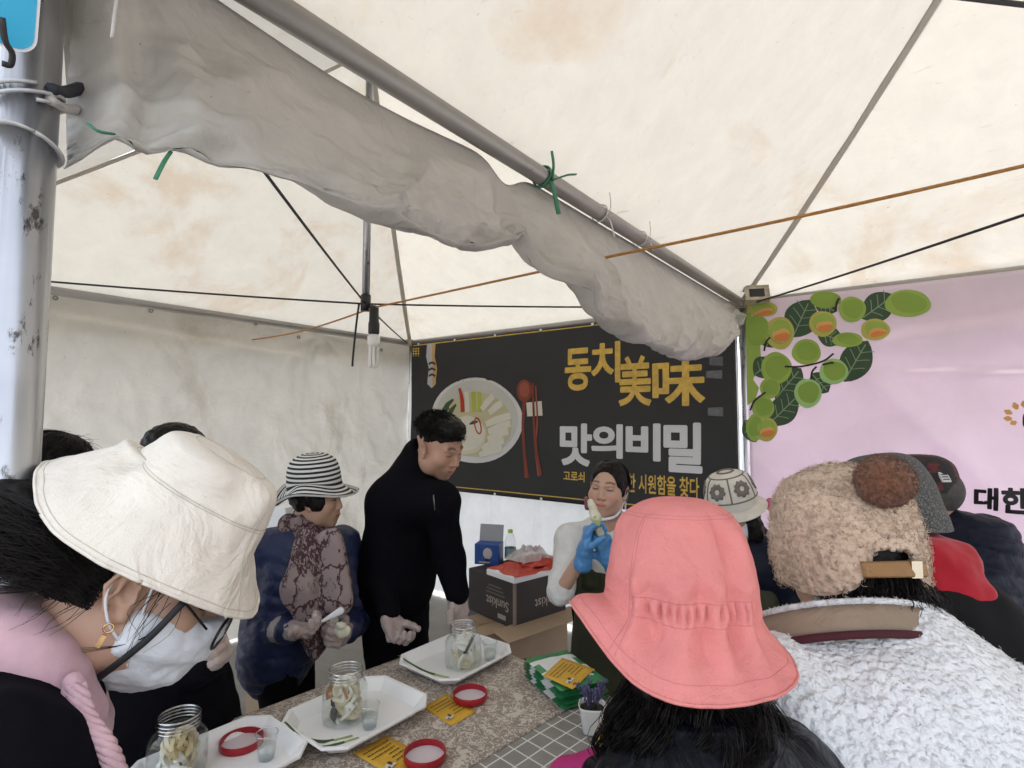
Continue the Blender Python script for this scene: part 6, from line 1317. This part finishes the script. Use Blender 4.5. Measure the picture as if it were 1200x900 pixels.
cmb = MB(); N_ = 40; rr_ = [(.148, -.050), (.146, -.038), (.143, -.024), (.139, -.010)]
cmb.add(np.concatenate([rg(r_, z_, N_+1)[:-1] for r_, z_ in rr_]), [(i*N_+j, i*N_+(j+1) % N_, (i+1)*N_+(j+1) % N_, (i+1)*N_+j) for i in range(3) for j in range(N_)])
cl = obj('collar', cmb, M_TAN, SW); mod(cl, 'SOLIDIFY', thickness=.008)
obj('collar_piping', MB().tube(rg(.150, -.054, 41), .0055, 8, False), M_MAR, SW)
fe = obj('collar_fleece', MB().tube(rg(.139, -.008, 41), .0042, 10, False), M_SHP, SW); tufts('collar_tufts', fe, 800, .0035, .0008, M_SHP, fe, 8, .9, None, 4)
obj('earring', MB().tube(q(-.085, .0, -.045)+np.outer(np.cos(th)*.009, fr[:, 1])+np.outer(np.sin(th)*.009, fr[:, 2]), .0018, 6, False), gold, SW)
lower(k, SW)
# ================= person in tweed hat, dark jacket and red hood
fr = tilt(frame(facing(1042, -38), Z), -12, 0); hc = P(1042, 605, 1.42); k = skel(hc, fr, facing(1050, -45), .22, 1.0, .18, .84)
k.sR = P(1105, 772, 1.32); k.eR = P(1140, 880, 1.28); k.wR = k.eR+k.bd*.2; k.wL = k.eL+k.bd*.2
TW = person('person in grey tweed hat and dark jacket with a red hood', k); q = lambda x, y, z, c=hc, f=fr: c+f@A(x, y, z)
solid('body', body_ops(k, 1., 1.)+hand_ops(k.wR, k.bd, -Z, 1)+hand_ops(k.wL, k.bd, -Z, -1), .009, SKIN_M, TW, 1, None, lambda V: head_tone(V, hc, fr))
t = NT('grey_tweed'); n = t.noise(210, 3, .75); n2 = t.n('ShaderNodeTexVoronoi', i_Scale=190.).outputs[0]
M_TWEED = t.done(t.pbr(t.ramp(t.math('ADD', t.math('MULTIPLY', n, .7), t.math('MULTIPLY', n2, .4)), [(.42, (.012, .012, .013)), (.62, (.10, .10, .10)), (.72, (.25, .24, .23))]), .95, t.bump(n, .5, .003)))
dh = lambda T, S, r, z: (sst(.6, .8, S)*.005*np.sin(3*T), sst(.6, .8, S)*.010*np.sin(2*T+1))
hat('hat', q(0, 0, .010), tilt(fr, 0, -4), [(.0, .150), (.05, .147), (.086, .128), (.106, .09), (.117, .045), (.122, .010), (.126, -.02), (.127, -.045)], M_TWEED, TW, 96, .95, 1.06, dh, .003)
solid('hair', [ell(q(0, -.015, .01), A(.082, .096, .09), fr, .02), ell(q(0, .08, -.04), A(.08, .07, .11), fr, .015, '-')], .007, M_HAIR, TW)
oj = torso_ops(k, .030, None, .02, flat=.8)+[rc(k.nb+k.sp*.03, k.nb-k.sp*.05, .08, .12, .03), rc(k.sL, k.sR, .080, .080, .06)]
solid('jacket', oj, .012, M_DGREY, TW, 2, lambda V: .008*fbm(V, 9, 3, 48))
M_RED = cloth('red_fleece', (.36, .006, .018), .85, .25, 160, .2)
solid('hood', [rc(P(1088, 660, 1.26), P(1138, 704, 1.22), .055, .050, .03, (F, .6)), ell(P(1120, 700, 1.23), A(.07, .05, .045), frame(F, Z), .03), ell(P(1105, 664, 1.26), A(.075, .05, .05), frame(F, Z), .03), rc(P(1095, 640, 1.30), P(1128, 652, 1.27), .03, .03, .03), ell(P(1150, 700, 1.22), A(.018, .03, .032), frame(F, Z), .02), ell(P(1080, 690, 1.26), A(.06, .05, .05), frame(F, Z), .03)], .006, M_RED, TW, 1, lambda V: .006*fbm(V, 16, 3, 5))
lower(k, TW)

# ================= man in dark cap and navy puffer
fr = tilt(frame(facing(1080, -108), Z), -4, 0); hc = P(1080, 586, 1.78); k = skel(hc, fr, facing(1100, -60), .08, 1.04, .19, .88)
CM = person('man in black and red cap and navy down jacket beside the pink banner', k); q = lambda x, y, z, c=hc, f=fr: c+f@(A(x, y, z)*1.04)
k.sR = P(1148, 640, 1.70); k.eR = P(1172, 740, 1.68); k.wR = P(1160, 830, 1.66); k.sL = P(1050, 645, 1.9)
k.eL = k.sL-Z*.28; k.wL = k.eL-Z*.2+k.bd*.08
solid('body', body_ops(k, 1.02, 1.)+hand_ops(k.wR, -Z, k.bd, 1)+hand_ops(k.wL, -Z, k.bd, -1), .0055, SKIN_M, CM, 1, None, lambda V: head_tone(V, hc, fr, 1.04, stubble=.4)*np.where((((V-hc)@fr)[:, 2] > -.03) & (((V-hc)@fr)[:, 1] < .02), .72, 1.)[:, None])
solid('hair', [ell(q(0, -.020, .030), A(.082, .097, .085), fr, .02), rbox(q(0, .12, .0), A(.2, .115, .2), fr, .01, .01, '-'), rbox(q(0, .0, -.115), A(.2, .2, .07), fr, .01, .02, '-')], .006, mat('grey_stubble_hair', (.05, .045, .042), .8, .3, 60), CM, 1)
t = NT('cap_cloth'); a = t.attr('turn').outputs['Fac']; M_CAP = t.done(t.pbr(t.mix(t.ramp(t.noise(30, 3), [(.52, 0.), (.60, 1.)]), (.010, .009, .010), (.10, .012, .018)), .8, t.bump(t.noise(200, 2), .3, .002)))
ht, at = hat('cap', q(0, -.004, .012), tilt(fr, 4, 0), [(.0, .135), (.045, .130), (.078, .108), (.091, .072), (.094, .035), (.094, .020)], M_CAP, CM, 96, .92, 1.06, None, .003)
bl = MB(); bl.grid(lambda u_, v_: q(0, 0, 0)+np.stack([(u_-.5)*.15*(1-.35*v_**2), .07+.095*v_+.03*np.sin(u_*math.pi), .034-.02*v_-.03*(2*u_-1)**2], 1)@tilt(fr, 4, 0).T, 16, 8); o = obj('peak', bl, M_CAP, ht); mod(o, 'SOLIDIFY', thickness=.003)
pt = at(np.array([rad(200)]), np.array([.72]))[0]; nf = frame(nrm(pt-q(0, 0, .03)), Z)
obj('patch', MB().box((-.015, -.002, -.016), (.015, .0035, .016), m4(nf, pt)), mat('patch_white', (.5, .5, .5), .7, .2, 60), ht, False)
for z_ in (.008, .0, -.008): obj('patch_line', MB().box((-.011, .0036, z_-.0018), (.011, .0042, z_+.0018), m4(nf, pt)), M_BLACK, ht, False)
obj('glasses', MB().tube(spline([q(-.083, -.015, .010), q(-.083, .03, .012), q(-.073, .085, .006)], 10), .0022, 6), M_FRAME, CM)
oj = torso_ops(k, .034, (.048, .012), .02, flat=.85)+[rc(k.nb+k.sp*.075, k.nb-k.sp*.05, .080, .115, .03, wave=(.045, .008)), ell(k.nb+k.sp*.11+k.fw*.02, A(.07, .07, .06), frame(k.fw, k.sp), .012, '-')]
solid('jacket', oj, .008, M_JNAVY, CM, 1, lambda V: .004*fbm(V, 20, 3, 58)+.011*(np.abs(np.sin((V@nrm(Z+.25*R)+.01*vn(V, 6, 3))*math.pi/.055))**.5-.7)); lower(k, CM, cloth('dark_denim', (.012, .014, .02), .85))

# ================= woman in crochet hat
fr = tilt(frame(facing(860, 212), Z), -14, 3); hc = P(859, 597, 2.08); k = skel(hc, fr, facing(860, 215), .08, .97, .165, .80)
k.eL = k.sL-Z*.26-k.br*.06; k.wL = k.eL+k.bd*.16-Z*.1; k.wR = k.eR+k.bd*.16-Z*.1
CW = person('woman in crochet flower hat with white mask and olive vest', k); q = lambda x, y, z, c=hc, f=fr: c+f@(A(x, y, z)*.98)
solid('body', body_ops(k, .97, .95)+hand_ops(k.wR, k.bd, k.br, -1)+hand_ops(k.wL, k.bd, -k.br, 1), .005, SKIN_T, CW, 1, None, lambda V: head_tone(V, hc, fr, .98))
M_CRO, M_CRG = cloth('cream_crochet', (.60, .56, .50), .95, .9, 240), cloth('grey_crochet', (.17, .15, .13), .95, .9, 240)
dh = lambda T, S, r, z: (sst(.68, .8, S)*.004*np.sin(3*T), sst(.7, .85, S)*.006*np.sin(2*T))
hfr = tilt(fr, 0, 0)
ht, at = hat('hat', q(0, -.002, .018), hfr, [(.0, .130), (.04, .127), (.07, .112), (.085, .085), (.094, .05), (.098, .015), (.100, .005), (.118, -.006), (.128, -.018)], M_CRO, CW, 96, .96, 1.05, dh, .004, 60)
for i in range(6):
    a0 = rad(98+60*i); g_ = MB(); ctr = .50
    for jn, (ri, ro, lift) in enumerate(((.27, .80, .002),)):
        aa = np.linspace(0, 2*math.pi, 37)[:-1]; pr_ = []
        for f_ in (ri, (ri+ro)/2, ro):
            w_ = 1+(.09*np.sign(np.sin(aa*9)) if f_ == ro else 0); pr_.append(at(a0+np.cos(aa)*f_*w_*.42, ctr+np.sin(aa)*f_*w_*.165)+lift*nrm(at(np.array([a0]), np.array([ctr]))[0]-q(0, 0, .05)))
        g_.add(np.concatenate(pr_), [(i_*36+j, i_*36+(j+1) % 36, (i_+1)*36+(j+1) % 36, (i_+1)*36+j) for i_ in range(2) for j in range(36)])
    f_o = obj('flower_ring', g_, M_CRG, ht); mod(f_o, 'SOLIDIFY', thickness=.003, offset=0)
    obj('square_border', MB().tube(at(np.full(14, a0+rad(30)), np.linspace(.30, .70, 14)), .0028, 6), M_CRG, ht)
for sv in (.285, .705): obj('border_round', MB().tube(at(np.linspace(0, 2*math.pi, 60), np.full(60, sv)), .0028, 6), M_CRG, ht)
obj('crown_round', MB().tube(at(np.linspace(0, 2*math.pi, 60), np.full(60, .12)), .005, 6), M_CRG, ht)
solid('hair', [ell(q(0, -.018, .0), A(.084, .096, .10), fr, .02), ell(q(0, .085, -.03), A(.066, .07, .13), fr, .015, '-'), ell(q(-.075, -.0, -.07), A(.03, .04, .05), fr, .02), ell(q(.075, -.0, -.07), A(.03, .04, .05), fr, .02)], .005, M_HAIR, CW, 1, lambda V: .004*fbm(V, 50, 2, 2))
solid('mask', mask_ops(q, fr, -.030, .006, .01), .005, M_MASK, CW)
for sd in (1, -1): obj('mask_loop', MB().tube(spline([q(sd*.066, .03, -.04), q(sd*.082, -.004, -.012), q(sd*.085, -.02, .01)], 10), .0022, 6), M_MASK, CW)
solid('jacket', torso_ops(k, .014)+[rc(k.nb+k.sp*.03, k.nb-k.sp*.04, .066, .10, .03)], .009, M_JNAVY, CW, 1, lambda V: .006*fbm(V, 14, 3, 8))
vs_ = [rc(k.nb-k.sp*.18, k.pel-Z*.3, .165, .185, .05, (k.fw, .76))]
for sd in (1, -1): vs_ += [rc(k.nb+k.br*sd*.075-k.fw*.03+k.sp*.01, k.nb+k.br*sd*.10-k.sp*.2+k.fw*.10, .04, .045, .02)]
solid('vest', vs_, .009, M_OLIVE, CW, 2, lambda V: .006*fbm(V, 12, 3, 9)+.004); lower(k, CW)

# ================= two dark-haired people beyond the cream hat
fr = tilt(frame(facing(62, 60), Z), -22, 0); hc = P(63, 561, 1.62); k = skel(hc, fr, facing(62, 80), .16, .98, .175, .82)
L1 = person('person with sleek black hair in dark coat between near pole and cream hat', k); q = lambda x, y, z, c=hc, f=fr: c+f@A(x, y, z)
solid('body', body_ops(k, .97, .96)+hand_ops(k.wR, k.bd, -Z, 1)+hand_ops(k.wL, k.bd, -Z, -1), .009, SKIN_T, L1, 1, None, lambda V: head_tone(V, hc, fr))
solid('hair', [ell(q(0, -.016, .040), A(.086, .104, .094), fr, .02), ell(q(0, -.05, -.05), A(.08, .07, .08), fr, .03), ell(q(0, .09, -.03), A(.075, .07, .10), fr, .015, '-')], .005, M_HAIR, L1, 1, lambda V: .002*fbm(V, 60, 2, 2))
cv, r_ = crop_hair(800, hc, fr, 1., lambda d: (d[:, 2] > -.1), .07, .03, (0, -.2, -.9), .0010, 12, (.087, .105, .095), (0, -.016, .040)); strands('hair_strands', cv, r_, M_HAIR, L1)
solid('jacket', torso_ops(k, .02), .014, M_JBLACK, L1, 2, lambda V: .006*fbm(V, 12, 3, 8)); lower(k, L1)
fr = tilt(frame(facing(205, 80), Z), -18, 0); hc = P(206, 545, 1.80); k = skel(hc, fr, facing(205, 80), .10, 1.02, .20, .88); k.pel = k.pel+R*.24
k.sR, k.eR, k.wR = P(190, 640, 1.7), P(212, 790, 1.62), P(243, 770, 1.45); k.eL = k.sL-Z*.3; k.wL = k.eL-Z*.22+k.bd*.05
L2 = person('black-haired person in black coat mostly hidden behind the cream hat', k); q = lambda x, y, z, c=hc, f=fr: c+f@(A(x, y, z)*1.02)
h2 = (k.wR, P(268, 748, 1.40)-k.wR, -F+Z*.2)
solid('body', body_ops(k, 1., 1.)+hand_ops(*h2, -1, (.6, .65, .7, .8), .6)+hand_ops(k.wL, k.bd, -Z, -1), .006, SKIN_T, L2, 1, None, lambda V: head_tone(V, hc, fr, 1.02))
solid('glove', hand_ops(*h2, -1, (.6, .65, .7, .8), .6, 1., .0045), .004, M_GLOVE, L2, 1, lambda V: .004*fbm(V, 50, 2, 4))
solid('hair', [ell(q(0, -.018, .048), A(.083, .099, .086), fr, .02), ell(q(0, .098, .0), A(.10, .06, .07), fr, .012, '-'), rbox(q(0, .0, -.09), A(.2, .2, .08), fr, .01, .02, '-')], .005, M_HAIR, L2, 1, lambda V: .004*fbm(V, 55, 3, 2))
solid('jacket', torso_ops(k, .045, None, .10, flat=.95, hem=.35, ga=.015), .012, M_JBLACK, L2, 2, lambda V: .006*fbm(V, 12, 3, 8)); lower(k, L2)
